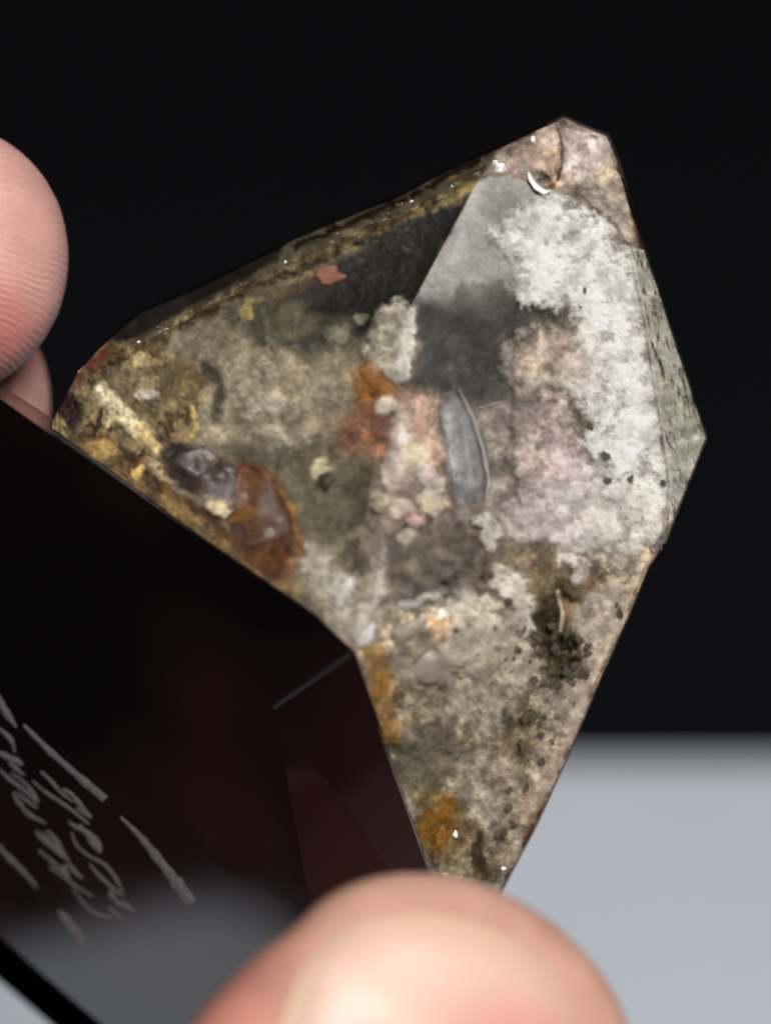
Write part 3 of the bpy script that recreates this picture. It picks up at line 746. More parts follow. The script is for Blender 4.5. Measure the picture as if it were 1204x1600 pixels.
# ------------------------------------------------------------------ separate inclusions
def mineral(name, rgb, rough=0.45, coat=0.0, vary=0.5, scale=900, sss=0.0, soft0=0.75, soft1=1.45, dense=0.9):
    m, nt, b = new_mat(name)
    tn = N(nt, 'ShaderNodeTexNoise'); tn.inputs['Scale'].default_value = scale; tn.inputs['Detail'].default_value = 5
    cr = N(nt, 'ShaderNodeValToRGB')
    c = srgb(*rgb)
    cr.color_ramp.elements[0].position = 0.3; cr.color_ramp.elements[1].position = 0.7
    cr.color_ramp.elements[0].color = (*np.clip(c * (1 - vary), 0, 1), 1); cr.color_ramp.elements[1].color = (*np.clip(c * (1 + vary), 0, 1), 1)
    nt.links.new(tn.outputs[0], cr.inputs[0]); nt.links.new(cr.outputs[0], b.inputs['Base Color'])
    b.inputs['Roughness'].default_value = rough
    b.inputs['Coat Weight'].default_value = coat
    if sss:
        b.inputs['Subsurface Weight'].default_value = sss; b.inputs['Subsurface Scale'].default_value = 0.0008
        b.inputs['Subsurface Radius'].default_value = (1, 0.6, 0.3)
    bp = N(nt, 'ShaderNodeBump'); bp.inputs['Strength'].default_value = 0.4; bp.inputs['Distance'].default_value = 0.0003
    nt.links.new(tn.outputs[0], bp.inputs['Height']); nt.links.new(bp.outputs[0], b.inputs['Normal'])
    # grains thin out into the clear quartz at their margins
    geo = N(nt, 'ShaderNodeNewGeometry'); dot = N(nt, 'ShaderNodeVectorMath', operation='DOT_PRODUCT')
    nt.links.new(geo.outputs['Normal'], dot.inputs[0]); nt.links.new(geo.outputs['Incoming'], dot.inputs[1])
    ab = N(nt, 'ShaderNodeMath', operation='ABSOLUTE'); nt.links.new(dot.outputs['Value'], ab.inputs[0])
    tn3 = N(nt, 'ShaderNodeTexNoise'); tn3.inputs['Scale'].default_value = 1800; tn3.inputs['Detail'].default_value = 3
    ad = N(nt, 'ShaderNodeMath', operation='MULTIPLY_ADD'); nt.links.new(tn3.outputs[0], ad.inputs[0]); ad.inputs[1].default_value = 0.9
    nt.links.new(ab.outputs[0], ad.inputs[2])
    mr2 = N(nt, 'ShaderNodeMapRange', interpolation_type='SMOOTHSTEP'); mr2.inputs[1].default_value = soft0; mr2.inputs[2].default_value = soft1
    mr2.inputs[4].default_value = dense
    nt.links.new(ad.outputs[0], mr2.inputs[0])
    tr = N(nt, 'ShaderNodeBsdfTransparent'); mx = N(nt, 'ShaderNodeMixShader')
    nt.links.new(mr2.outputs[0], mx.inputs[0]); nt.links.new(tr.outputs[0], mx.inputs[1]); nt.links.new(b.outputs[0], mx.inputs[2])
    nt.links.new(mx.outputs[0], nt.nodes['Material Output'].inputs['Surface'])
    return m
MM = {
 'amber': mineral('amber', (104, 62, 28), 0.45, 0.0, 0.6, 420, 0.0, 0.8, 1.7, 0.5),
 'darkamber': mineral('dark_amber', (80, 48, 36), 0.45, 0.0, 0.5, 500, 0.0, 0.9, 1.8, 0.55),
 'rust': mineral('rust_mineral', (132, 80, 52), 0.6, 0, 0.5, 700, 0, 0.95, 1.9, 0.6),
 'ochre': mineral('ochre_mineral', (146, 98, 26), 0.6, 0, 0.6, 700, 0, 0.9, 1.8, 0.75),
 'salmon': mineral('salmon_mineral', (128, 82, 62), 0.7, 0, 0.25, 900, 0, 0.6, 1.2),
 'smoky': mineral('smoky_mineral', (72, 58, 52), 0.4, 0.1, 0.8, 800, 0, 0.85, 1.6, 0.6),
 'cream': mineral('cream_mineral', (184, 176, 160), 0.6, 0, 0.25, 700, 0, 0.9, 1.9, 0.5),
 'white': mineral('white_mineral', (196, 186, 178), 0.5, 0, 0.2, 700, 0, 0.9, 1.9, 0.5),
 'pinkish': mineral('pinkish_mineral', (172, 138, 128), 0.5, 0, 0.3, 700, 0, 0.9, 1.9, 0.5),
 'plum': mineral('plum_mineral', (112, 88, 92), 0.5, 0, 0.3, 700, 0, 0.9, 1.9, 0.5),
 'green': mineral('dark_green_chlorite', (70, 63, 46), 0.85, 0, 0.5, 1500, 0, 0.75, 1.6, 0.92),
 'grey': mineral('grey_quartz_grain', (150, 139, 128), 0.4, 0.05, 0.2, 700, 0, 0.7, 1.6, 0.7),
 'sparkle': mineral('fracture_glint', (236, 238, 240), 0.25, 0.2, 0.1, 600, 0, 0.45, 1.2, 1.0),  # near-white colour that imitates a glint
 'milky': mineral('milky_glint', (212, 216, 218), 0.3, 0.1, 0.3, 900, 0, 0.55, 1.4, 1.0),
}
_ico = {}
def ico(sub):
    if sub not in _ico:
        bm = bmesh.new(); bmesh.ops.create_icosphere(bm, subdivisions=sub, radius=1)
        bm.verts.ensure_lookup_table()
        _ico[sub] = (np.array([v.co[:] for v in bm.verts]), [tuple(v.index for v in f.verts) for f in bm.faces])
        bm.free()
    return _ico[sub]
def lump(name, px, py, rx, ry, mat, rot=0, deep=0.9, rz=None, rough=0.25, freq=1.6, sub=3, seed=0, parent=crystal, smooth=True, label=None):
    """an uneven grain rx by ry photograph pixels across, its middle 'deep' mm under the polished face"""
    v, f = ico(sub)
    k = 158.0 / F
    r = np.array([1 + rough * 1.8 * mnoise.noise(Vector(p) * freq + Vector((seed * 3.1, seed * 1.7, seed))) + rough * 0.7 * mnoise.noise(Vector(p) * freq * 3 + Vector((seed, 0, 9))) for p in v])
    v = v * r[:, None]
    a = math.radians(rot); ca, sa = math.cos(a), math.sin(a)
    rz = rz if rz is not None else 0.5 * min(rx, ry)
    u, w, h = v[:, 0] * rx, v[:, 1] * ry, v[:, 2] * rz * k
    pxs = px + u * ca - w * sa; pys = py + u * sa + w * ca
    fd = float(front_depth(np.array(px), np.array(py)))
    d = np.maximum(fd + deep - h, front_depth(pxs, pys) + 0.08)
    o = mesh_obj(name, P(pxs, pys, d), f, mat, parent, smooth)
    if label: o['label'] = label
    return o
def gdepth(px, py):
    i = int(np.clip(round((py - gy[0]) / STEP), 0, len(gy) - 1)); j = int(np.clip(round((px - gx[0]) / STEP), 0, len(gx) - 1))
    return float(D[i, j] - front_depth(np.array(px), np.array(py)))

def inc(px, py, rx, ry, key, rot=0, name='inclusion', proud=0.5, label=None, **kw):
    k = 158.0 / F
    rz = kw.pop('rz', 0.5 * min(rx, ry))
    deep = max(0.12 + rz * k * 0.5, gdepth(px, py) + rz * k * (0.5 - proud))
    if key == 'green': deep = 0.14 + 0.25 * random.random() + 0.3 * rz * k
    return lump(name, px, py, rx, ry, MM[key], rot, deep, rz, label=label, **kw)

inc(300, 727, 48, 32, 'smoky', 18, 'smoky_grain', 0.5, 'dark smoky lump beside the amber grain', seed=1, rough=0.3)
inc(352, 752, 34, 24, 'smoky', 35, 'smoky_grain', 0.55, seed=2, rough=0.35)
inc(372, 775, 20, 17, 'grey', 20, 'pale_grain', 0.8, seed=3)
inc(338, 785, 20, 13, 'cream', 30, 'pale_grain', 0.8, seed=4)
inc(350, 800, 9, 7, 'cream', 30, 'pale_grain', 0.9, seed=41)
inc(414, 818, 45, 92, 'amber', -18, 'amber_grain', 0.25, 'long amber brown grain at the black edge', seed=5, rough=0.14, rz=18)
inc(400, 848, 34, 14, 'darkamber', -8, 'amber_band', 1.1, seed=7, rough=0.25, rz=8)
inc(378, 808, 22, 9, 'ochre', -20, 'ochre_patch', 0.9, seed=7)
inc(420, 834, 9, 10, 'grey', 0, 'pale_grain', 1.25, seed=8)
inc(437, 814, 6, 5, 'grey', 0, 'pale_grain', 1.25, seed=9)
inc(514, 433, 22, 16, 'salmon', 5, 'salmon_patch', 0.4, 'salmon pink patch in the dark olive zone', seed=11, rough=0.35)
inc(577, 592, 22, 30, 'ochre', 10, 'ochre_patch', 0.4, seed=12, rough=0.3)
inc(600, 606, 22, 14, 'ochre', 30, 'ochre_patch', 0.3, seed=13, rough=0.3)
inc(568, 640, 26, 34, 'rust', 35, 'rust_patch', 0.3, 'rust red patch under the ochre one', seed=14, rough=0.35)
inc(542, 668, 16, 22, 'rust', 40, 'rust_patch', 0.2, seed=15, rough=0.4)
inc(594, 660, 16, 40, 'rust', 5, 'rust_patch', 0.35, seed=16, rough=0.35)
inc(587, 1050, 16, 40, 'ochre', -8, 'ochre_patch', 0.4, seed=17, rough=0.35)
inc(608, 1138, 24, 24, 'ochre', 20, 'ochre_patch', 0.4, 'orange ochre patch by the black face', seed=18, rough=0.4)
inc(690, 1300, 14, 22, 'ochre', 20, 'ochre_patch', 0.1, seed=19, rough=0.4)
# cluster of pale grains in the middle
random.seed(3)
clu = [(605, 634, 14, 12, 'cream'), (628, 648, 14, 16, 'white'), (625, 680, 18, 16, 'white'), (648, 700, 15, 18, 'cream'), (660, 715, 12, 14, 'cream'), (628, 715, 17, 15, 'pinkish'), (610, 720, 13, 18, 'white'), (612, 750, 14, 16, 'white'), (640, 745, 14, 16, 'plum'), (665, 745, 14, 14, 'white'), (672, 785, 22, 20, 'cream'), (648, 772, 12, 14, 'plum'), (610, 775, 11, 11, 'cream'), (586, 780, 9, 13, 'cream'), (625, 790, 13, 13, 'white'), (600, 783, 8, 9, 'rust'), (645, 808, 12, 12, 'pinkish'), (680, 762, 10, 12, 'grey'), (630, 840, 14, 12, 'cream'), (655, 640, 12, 22, 'pinkish'), (668, 665, 7, 24, 'cream'), (672, 625, 8, 12, 'cream'), (640, 625, 16, 12, 'pinkish'), (612, 700, 9, 12, 'cream'), (640, 668, 9, 12, 'pinkish'), (655, 730, 9, 9, 'pinkish')]
for i, (px, py, rx, ry, key) in enumerate(clu):
    if i not in (3, 10, 13, 18, 19): inc(px, py, rx * 0.9, ry * 0.9, key, random.uniform(-40, 40), 'pale_grain', random.uniform(0.3, 0.7), seed=60 + i, rough=0.5, freq=1.9, sub=3)
    else: inc(px, py, rx * 1.1, ry * 1.1, key, random.uniform(-40, 40), 'pale_grain', random.uniform(0.4, 0.8), seed=60 + i, rough=0.4, freq=1.6, sub=3)
for i in range(16):
    px = random.gauss(640, 30); py = random.uniform(625, 850)
    inc(px, py, random.uniform(3, 6), random.uniform(3, 6), random.choice(['cream', 'white', 'white', 'grey']), random.uniform(0, 180), 'pale_grain', 0.8, seed=100 + i, rough=0.5, sub=2)
inc(638, 983, 34, 14, 'grey', -28, 'grey_grain', 0.6, 'rounded grey grain like a rice corn', seed=20, rough=0.1)
inc(664, 1036, 40, 32, 'grey', 30, 'grey_grain', 0.2, 'round grey bubble-like grain', seed=21, rough=0.08, rz=12)
# dark green specks
spk = [(815, 985, 9, 8), (832, 990, 10, 9), (838, 1001, 7, 7), (808, 1015, 8, 6), (885, 990, 9, 7), (905, 1000, 9, 7), (918, 1010, 8, 6), (916, 1020, 9, 7), (903, 1022, 6, 5), (898, 1040, 8, 9), (890, 1055, 10, 8), (912, 1052, 11, 9), (884, 1050, 9, 8), (893, 1068, 8, 7), (832, 1062, 10, 9), (862, 1068, 11, 8), (873, 1072, 8, 7), (848, 1068, 8, 7), (888, 920, 10, 12), (897, 930, 8, 10), (968, 958, 7, 10), (962, 946, 5, 4), (790, 1122, 9, 10), (800, 1132, 8, 8), (788, 1112, 6, 6), (828, 1118, 12, 11), (820, 1124, 9, 8), (845, 1150, 8, 6), (850, 1120, 4, 5), (815, 1165, 5, 12), (862, 1160, 6, 5), (845, 1190, 8, 6), (822, 1230, 5, 9), (796, 1234, 6, 5), (795, 1262, 7, 9), (800, 1288, 10, 6), (788, 1300, 9, 6), (776, 1306, 8, 5), (862, 978, 7, 8), (866, 1014, 8, 9), (772, 980, 5, 5), (765, 900, 8, 7), (758, 895, 6, 6), (795, 940, 8, 7), (712, 985, 5, 5), (745, 1020, 6, 5), (700, 905, 10, 6), (716, 894, 6, 6), (512, 752, 8, 12), (921, 666, 7, 9), (945, 712, 8, 10), (948, 752, 8, 8), (1035, 755, 5, 7), (985, 750, 6, 9), (913, 455, 4, 6), (905, 480, 3, 4), (882, 420, 6, 5)]
ms = None
for i, (px, py, rx, ry) in enumerate(spk):
    inc(px, py, rx, ry, 'green', random.uniform(0, 180), 'chlorite_speck', random.uniform(0.35, 0.7), seed=200 + i, rough=0.4, sub=2)
for i in range(70):
    a = random.random()
    if a < 0.7: px, py = random.gauss(868, 32), random.gauss(1005, 48)
    elif a < 0.88: px, py = random.gauss(818, 18), random.gauss(1140, 40)
    else: px, py = random.gauss(760, 70), random.gauss(1050, 60)
    if sd_poly(np.array([px]), np.array([py]), OUT)[0] > -18: continue
    r = random.uniform(1.4, 3.4)
    inc(px, py, r, r * random.uniform(0.7, 1.2), 'green', random.uniform(0, 180), 'chlorite_speck', random.uniform(0.4, 0.8), seed=300 + i, rough=0.4, sub=2)
# little fracture planes, their glints painted as white flakes
for i, (px, py, rx, ry, rot) in enumerate([(540, 925, 12, 22, 20), (530, 940, 8, 12, 10), (574, 990, 10, 22, 28), (566, 1000, 7, 12, 25), (780, 265, 10, 9, 0), (774, 256, 5, 8, -20), (832, 219, 5, 6, 0), (710, 1302, 5, 9, -10), (786, 1357, 5, 4, 0)]):
    inc(px, py, rx, ry, 'milky' if rx > 6 and py > 900 else 'sparkle', rot, 'glint_flake', 0.9, seed=400 + i, rough=0.3, sub=2, rz=min(rx, ry) * 0.4)

for i in range(30):
    t = random.random(); j = int(t * 5); u = t * 5 - j
    LN = [(190, 548), (300, 488), (440, 415), (560, 358), (690, 300), (770, 262)]
    px = LN[j][0] * (1 - u) + LN[j + 1][0] * u + random.gauss(0, 4); py = LN[j][1] * (1 - u) + LN[j + 1][1] * u + random.gauss(0, 6)
    inc(px, py, random.uniform(2, 6), random.uniform(1.5, 4), random.choice(['cream', 'cream', 'cream', 'ochre', 'grey', 'grey', 'cream', 'cream', 'sparkle']), -28, 'rim_flake', 0.8, seed=500 + i, rough=0.5, sub=2)  # mostly pale grains; the sparkle ones are painted glints
# thin curved pieces: a strip swept along photograph points under the face
def strip(name, pts, widths, mat, deep, label=None, thick=0.12, parent=crystal):
    n = len(pts); vs = []
    for i in range(n):
        x0, y0 = pts[max(i - 1, 0)]; x1, y1 = pts[min(i + 1, n - 1)]
        tx, ty = x1 - x0, y1 - y0; l = math.hypot(tx, ty); nx, ny = -ty / l, tx / l
        w = widths[i] / 2
        for sx, dz in ((-1, 0), (-0.45, -thick), (0.45, -thick), (1, 0), (0, thick)):
            px, py = pts[i][0] + nx * w * sx, pts[i][1] + ny * w * sx
            d = float(front_depth(np.array(px), np.array(py))) + deep + dz
            vs.append(P(px, py, d))
    fs = []
    for i in range(n - 1):
        for k in range(5):
            fs.append((i * 5 + k, i * 5 + (k + 1) % 5, (i + 1) * 5 + (k + 1) % 5, (i + 1) * 5 + k))
    fs += [tuple(range(4, -1, -1)), tuple(range((n - 1) * 5, n * 5))]
    o = mesh_obj(name, vs, fs, mat, parent, True)
    if label: o['label'] = label
    return o
strip('glint_flake', [(825, 268), (829, 280), (838, 292), (850, 300), (860, 298)], [5, 10, 12, 12, 5], MM['sparkle'], 0.5, 'curved sliver near the tip, painted as a glint')  # highlight near the tip, painted as a white arc
strip('edge_glint', [(987, 392), (1005, 480), (1031, 640), (1048, 760), (1032, 860)], [3, 4, 4, 4, 3], mineral('facet_glint', (190, 188, 180), 0.3, 0, 0.3, 900, 0, 0.6, 1.9, 0.6), 0.03, None, 0.02)  # light along the facet edge, put in as a pale strip
m_ghost = skin_mat('clear_inner_crystal', (0.72, 0.74, 0.76), 0.2, 0.12)
m_plate = mineral('bluish_inner_crystal', (150, 149, 150), 0.35, 0.1, 0.5, 1100, 0.0, 0.6, 1.9, 0.65)
m_plate_edge = mineral('pale_inner_edge', (170, 172, 170), 0.4, 0, 0.4, 1200, 0.0, 0.6, 1.9, 0.5)
strip('inner_crystal', [(700, 612), (712, 650), (722, 700), (728, 750), (726, 790)], [34, 66, 78, 76, 44], m_plate, 0.75, 'bluish grey curved inner crystal beside the pale grains', 0.3)
strip('inner_crystal_edge', [(716, 606), (738, 650), (754, 700), (764, 750), (758, 785)], [5, 8, 9, 9, 5], m_plate_edge, 0.5, None, 0.12)
strip('inner_crystal_edge', [(690, 640), (697, 665), (703, 690)], [8, 18, 6], m_plate_edge, 0.42, None, 0.08)
strip('needle', [(742, 640), (770, 631), (792, 626)], [5, 6, 3], MM['cream'], 0.9, None, 0.06)
strip('needle', [(634, 1150), (670, 1162), (712, 1172)], [1.5, 2.2, 1.2], MM['cream'], 0.7, None, 0.03)
strip('needle', [(662, 1148), (668, 1136), (680, 1140)], [2, 3, 2], MM['cream'], 0.6, None, 0.04)
strip('needle', [(505, 870), (516, 900), (524, 925)], [2, 3, 2], MM['white'], 0.9, None, 0.04)

# ------------------------------------------------------------------ handwriting on the black face
m_ink, nt, b = new_mat('pale_ink')
tn = N(nt, 'ShaderNodeTexNoise'); tn.inputs['Scale'].default_value = 2500; tn.inputs['Detail'].default_value = 4
cr = N(nt, 'ShaderNodeValToRGB')
cr.color_ramp.elements[0].position = 0.3; cr.color_ramp.elements[0].color = (0.10, 0.085, 0.09, 1); cr.color_ramp.elements[1].color = (0.20, 0.17, 0.178, 1)
nt.links.new(tn.outputs[0], cr.inputs[0]); nt.links.new(cr.outputs[0], b.inputs['Base Color'])
b.inputs['Roughness'].default_value = 0.8
def z(pts): return [(x / 4.0, 1050 + y / 4.0) for x, y in pts]
STROKES = [
 ([(-60, 60), (0, 180), (50, 265), (105, 345)], [8, 14, 14, 5]), ([(150, 330), (300, 480), (480, 640), (660, 795)], [6, 13, 15, 14]),
 ([(755, 905), (880, 1030), (1010, 1190), (1150, 1370), (1200, 1440)], [4, 12, 20, 26, 22]), ([(-20, 1080), (80, 1180), (160, 1260), (238, 1352)], [9, 11, 9, 2]),
 ([(370, 1490), (430, 1560), (520, 1680)], [8, 18, 20]),
 ([(-10, 350), (40, 390), (75, 430), (95, 500)], [6, 9, 9, 5]), ([(-10, 500), (50, 530), (110, 560), (145, 580)], [6, 14, 14, 6]), ([(60, 570), (110, 610), (155, 645)], [4, 8, 4]),
 ([(0, 605), (50, 660), (130, 720), (200, 780), (238, 820)], [3, 7, 7, 6, 3]), ([(70, 630), (140, 680), (200, 740), (240, 810)], [3, 5, 7, 5]), ([(85, 750), (115, 810), (155, 850)], [4, 8, 3]),
 ([(110, 750), (170, 805), (235, 850)], [3, 7, 4]), ([(140, 850), (200, 900), (290, 945)], [4, 9, 2]),
 ([(230, 990), (250, 1030), (330, 1095), (400, 1160)], [5, 6, 7, 5]), ([(295, 990), (350, 1050), (392, 1130), (440, 1190)], [4, 10, 9, 4]), ([(260, 1000), (310, 1060), (360, 1110)], [3, 9, 4]),
 ([(245, 1112), (310, 1170), (390, 1240), (430, 1290)], [3, 6, 7, 4]), ([(390, 1215), (440, 1212), (480, 1260), (520, 1290)], [4, 8, 9, 4]), ([(310, 1215), (400, 1280), (480, 1340), (580, 1400)], [3, 6, 5, 4]),
 ([(400, 1220), (420, 1270), (430, 1310)], [5, 12, 3]), ([(455, 1350), (540, 1460), (620, 1510), (700, 1530)], [2, 5, 7, 3]),
 ([(258, 622), (330, 690), (380, 750), (460, 812)], [5, 8, 6, 3]), ([(205, 680), (300, 760), (420, 840), (558, 950)], [3, 6, 7, 4]), ([(388, 728), (450, 765), (520, 850), (572, 912)], [4, 9, 10, 4]), ([(480, 850), (560, 905)], [5, 5]),
 ([(430, 935), (480, 970), (560, 1010), (615, 1065), (632, 1125)], [4, 8, 10, 9, 4]), ([(500, 950), (580, 1060), (625, 1110)], [4, 10, 5]),
 ([(450, 1000), (480, 1080), (560, 1150), (650, 1200), (720, 1280), (772, 1380)], [3, 5, 5, 7, 7, 4]), ([(560, 1060), (630, 1130)], [4, 4]), ([(560, 1200), (640, 1290), (720, 1360), (770, 1400)], [4, 7, 6, 3]),
 ([(690, 1350), (740, 1440), (830, 1480)], [4, 9, 3]), ([(680, 1465), (720, 1500), (765, 1535)], [4, 6, 3]), ([(770, 1420), (840, 1500)], [4, 3]), ([(680, 1375), (710, 1420)], [4, 6]),
]
wv, wf = [], []
nB = PL_B1[0]
def catmull(pts, n):
    pts = [np.array(p, float) for p in pts]
    pts = [2 * pts[0] - pts[1]] + pts + [2 * pts[-1] - pts[-2]]
    out = []
    for i in range(1, len(pts) - 2):
        for k in range(n):
            t = k / n
            a, b_, c, d = pts[i - 1], pts[i], pts[i + 1], pts[i + 2]
            out.append(0.5 * ((2 * b_) + (c - a) * t + (2 * a - 5 * b_ + 4 * c - d) * t * t + (3 * b_ - a - 3 * c + d) * t ** 3))
    out.append(pts[-2])
    return out
for pts, ws in STROKES:
    q = catmull([(x, y, w) for (x, y), w in zip(z(pts), ws)], 6)
    base = len(wv); n = len(q)
    for i in range(n):
        x0, y0 = q[max(i - 1, 0)][:2]; x1, y1 = q[min(i + 1, n - 1)][:2]
        l = math.hypot(x1 - x0, y1 - y0) or 1
        nx, ny = -(y1 - y0) / l, (x1 - x0) / l
        w = max(q[i][2], 0.6) * 0.35 * (0.8 + 0.5 * random.random())
        for s in (-1, 0, 1):
            p = Q(PL_B1, q[i][0] + nx * w * s, q[i][1] + ny * w * s)
            wv.append(p + nB * (0.00002 + (0.00003 if s == 0 else 0)))
    for i in range(n - 1):
        a = base + 3 * i
        wf += [(a, a + 1, a + 4, a + 3), (a + 1, a + 2, a + 5, a + 4)]
hw = mesh_obj('handwriting', wv, wf, m_ink, b1)

# ------------------------------------------------------------------ the hand
hand = empty('hand', (-0.05, 0.12, 0.10))
tag(hand, 'bare hand with pink fingertips gripping the crystal between thumb and fingers', 'hand')
def tube(pts, ns=28, nseg=10, pad=(0, 0, 1)):
    """pts: (px, py, d, half width, half thickness on the pad side, on the back side, pad direction in camera axes) -> closed skin"""
    ctr = [P(p[0], p[1], p[2]) for p in pts]
    q = catmull([np.concatenate([c, [p[3], p[4], p[5]], p[6]]) for c, p in zip(ctr, pts)], nseg)
    rings = []
    n = len(q)
    for i in range(n):
        c = q[i][:3]
        t = q[min(i + 1, n - 1)][:3] - q[max(i - 1, 0)][:3]; t /= np.linalg.norm(t)
        pd = q[i][6:9]; pd = pd[0] * RIGHT + pd[1] * UP - pd[2] * FWD
        pd = pd - (pd @ t) * t; pd /= np.linalg.norm(pd)
        sd = np.cross(t, pd)
        rs, rp, rb = q[i][3:6] * 0.001
        ring = []
        for k in range(ns):
            a = 2 * math.pi * k / ns
            r = rp if math.cos(a) > 0 else rb
            ring.append(c + sd * rs * math.sin(a) + pd * r * math.cos(a))
        rings.append(ring)
    v = np.array(rings).reshape(-1, 3)
    f = []
    for i in range(n - 1):
        for k in range(ns):
            f.append((i * ns + k, i * ns + (k + 1) % ns, (i + 1) * ns + (k + 1) % ns, (i + 1) * ns + k))
    f.append(tuple(range(ns - 1, -1, -1))); f.append(tuple((n - 1) * ns + k for k in range(ns)))
    return v, f
def round_tip(pts, last, steps=6, reach=1.0):
    """rounds the end of a finger: adds shrinking rings over the last half width"""
    p0, p1 = np.array(pts[-2][:3], float), np.array(pts[-1][:3], float)
    w0, w1 = P(*p0), P(*p1)
    t = (w1 - w0) / np.linalg.norm(w1 - w0)
    out = list(pts)
    rs, rp, rb = pts[-1][3:6]
    L = rs * reach * 0.001
    for k in range(1, steps + 1):
        a = math.pi / 2 * k / steps
        w = w1 + t * L * math.sin(a)
        s = max(math.cos(a), 0.03)
        x, y, d = PX(w)
        out.append((x, y, d, rs * s, rp * s, rb * s, pts[-1][6]))
    return out
HP = []
PADI = (0.35, 0.0, 0.9)
def Wd(x, y, z_, rs, rp, rb, pad):
    """a station of the hand given in millimetres of the place"""
    px, py, d = PX(np.array([x, y, z_]) * 0.001)
    return (float(px), float(py), float(d), rs, rp, rb, pad)
UPW = (0.25, 0.72, 0.62)
FNG = (0.4, -0.35, 0.85)
idx_pts = [Wd(-44, 136, 168, 10, 10, 10, FNG), Wd(-50, 150, 194, 9.6, 9.5, 9.5, FNG), Wd(-62, 164, 222, 9.0, 8.6, 8.6, FNG), Wd(-69, 168, 251, 8.9, 8.4, 8.6, FNG), Wd(-61, 160, 273, 8.5, 8, 8.2, (0.5, -0.5, 0.7)),
           (-500, 395, 171, 8.2, 7.5, 7.5, (0.25, -0.3, 0.9)), (-230, 400, 167.5, 8.6, 7.6, 7.0, (0.1, -0.1, 1)), (-90, 408, 165.5, 8.3, 7.3, 6.4, PADI)]
HP.append(tube(round_tip(idx_pts, 0, 7, 0.95)))
mid_pts = [Wd(-62, 142, 160, 10, 10, 10, FNG), Wd(-70, 160, 186, 9.8, 9.5, 9.5, FNG), Wd(-83, 178, 214, 9.2, 8.8, 8.8, FNG), Wd(-86, 187, 242, 9.0, 8.6, 8.6, FNG), Wd(-72, 180, 262, 8.6, 8.2, 8.2, (0.5, -0.4, 0.7)),
           (-440, 660, 184, 8.4, 7.8, 7.6, (0.3, 0.0, 0.9)), (-190, 640, 177, 8.5, 7.8, 7.2, (0.3, 0.1, 0.9)), (-92, 628, 175.5, 7.9, 7.2, 6.6, (0.4, 0, 0.9))]
HP.append(tube(round_tip(mid_pts, 0, 7, 0.9)))
rng_pts = [Wd(-78, 146, 150, 9.5, 9.5, 9.5, FNG), Wd(-86, 165, 174, 9.2, 9, 9, FNG), Wd(-99, 186, 200, 8.8, 8.4, 8.4, FNG), Wd(-100, 196, 226, 8.6, 8.2, 8.2, FNG), Wd(-85, 187, 240, 8.2, 7.8, 7.8, (0.6, -0.4, 0.7)), Wd(-69, 174, 241, 7.9, 7.2, 7, (0.7, -0.3, 0.6)), Wd(-61, 168, 239, 7.4, 6.6, 6.2, (0.7, -0.3, 0.6))]
HP.append(tube(round_tip(rng_pts, 0, 7, 0.95)))
pky_pts = [Wd(-92, 148, 138, 8.4, 8.4, 8.4, FNG), Wd(-100, 164, 158, 8.0, 7.8, 7.8, FNG), Wd(-111, 182, 178, 7.6, 7.2, 7.2, FNG), Wd(-110, 190, 197, 7.2, 7, 7, FNG), Wd(-98, 182, 209, 6.9, 6.6, 6.6, (0.6, -0.4, 0.7)), Wd(-87, 172, 211, 6.4, 5.8, 5.6, (0.7, -0.3, 0.6))]
HP.append(tube(round_tip(pky_pts, 0, 7, 0.95)))
# thumb: its nail faces the lens
PADT = (-0.38, 0.06, -1.0)
th_pts = [Wd(-46, 122, 112, 14, 13, 13, PADT), Wd(-36, 100, 145, 15, 14, 12, PADT), Wd(-25, 78, 190, 13, 13, 11, PADT), (30, 2800, 157, 12.2, 12, 10, PADT), (240, 2450, 148, 10.8, 9.8, 8.6, PADT), (440, 2080, 141, 10.6, 9.0, 7.6, PADT), (588, 1850, 139.5, 12.8, 9.2, 6.6, PADT), (688, 1688, 139.5, 11.9, 8.8, 5.6, PADT), (722, 1628, 140, 10.7, 8.0, 5.0, PADT)]
HP.append(tube(round_tip(th_pts, 0, 8, 0.72), 36))
palm_pts = [Wd(-46, 126, 92, 26, 16, 16, FNG), Wd(-54, 132, 116, 33, 15, 15, FNG), Wd(-62, 138, 140, 37, 13, 13, FNG), Wd(-70, 148, 163, 34, 11, 11, FNG), Wd(-76, 156, 176, 29, 9, 9, FNG)]
HP.append(tube(round_tip(palm_pts, 0, 5, 0.2), 40))
web_pts = [Wd(-48, 138, 165, 10, 10, 10, FNG), Wd(-42, 122, 160, 11, 10, 10, FNG), Wd(-32, 96, 165, 11, 11, 10, PADT)]
HP.append(tube(web_pts))
arm_pts = [Wd(-48, 130, 100, 27, 17, 17, FNG), Wd(-38, 100, 76, 26, 19, 19, (0.2, 0.5, 0.8)), Wd(0, 10, 62, 31, 26, 26, UPW), Wd(60, -150, 80, 38, 34, 34, UPW)]
HP.append(tube(arm_pts, 40))
hv, hf, o0 = [], [], 0
for v, f in HP:
    hv.append(v); hf += [tuple(i + o0 for i in q) for q in f]; o0 += len(v)
hv = np.concatenate(hv)
tmp_me = bpy.data.meshes.new('tmp'); tmp_me.from_pydata([tuple(p) for p in hv], [], hf); tmp_me.update()
bmn = bmesh.new(); bmn.from_mesh(tmp_me); bmesh.ops.recalc_face_normals(bmn, faces=bmn.faces[:]); bmn.to_mesh(tmp_me); bmn.free()
tmp = bpy.data.objects.new('tmp', tmp_me); COL.objects.link(tmp)
md = tmp.modifiers.new('r', 'REMESH'); md.mode = 'VOXEL'; md.voxel_size = 0.00075
sm = tmp.modifiers.new('s', 'SMOOTH'); sm.factor = 0.5; sm.iterations = 10
dg = bpy.context.evaluated_depsgraph_get()
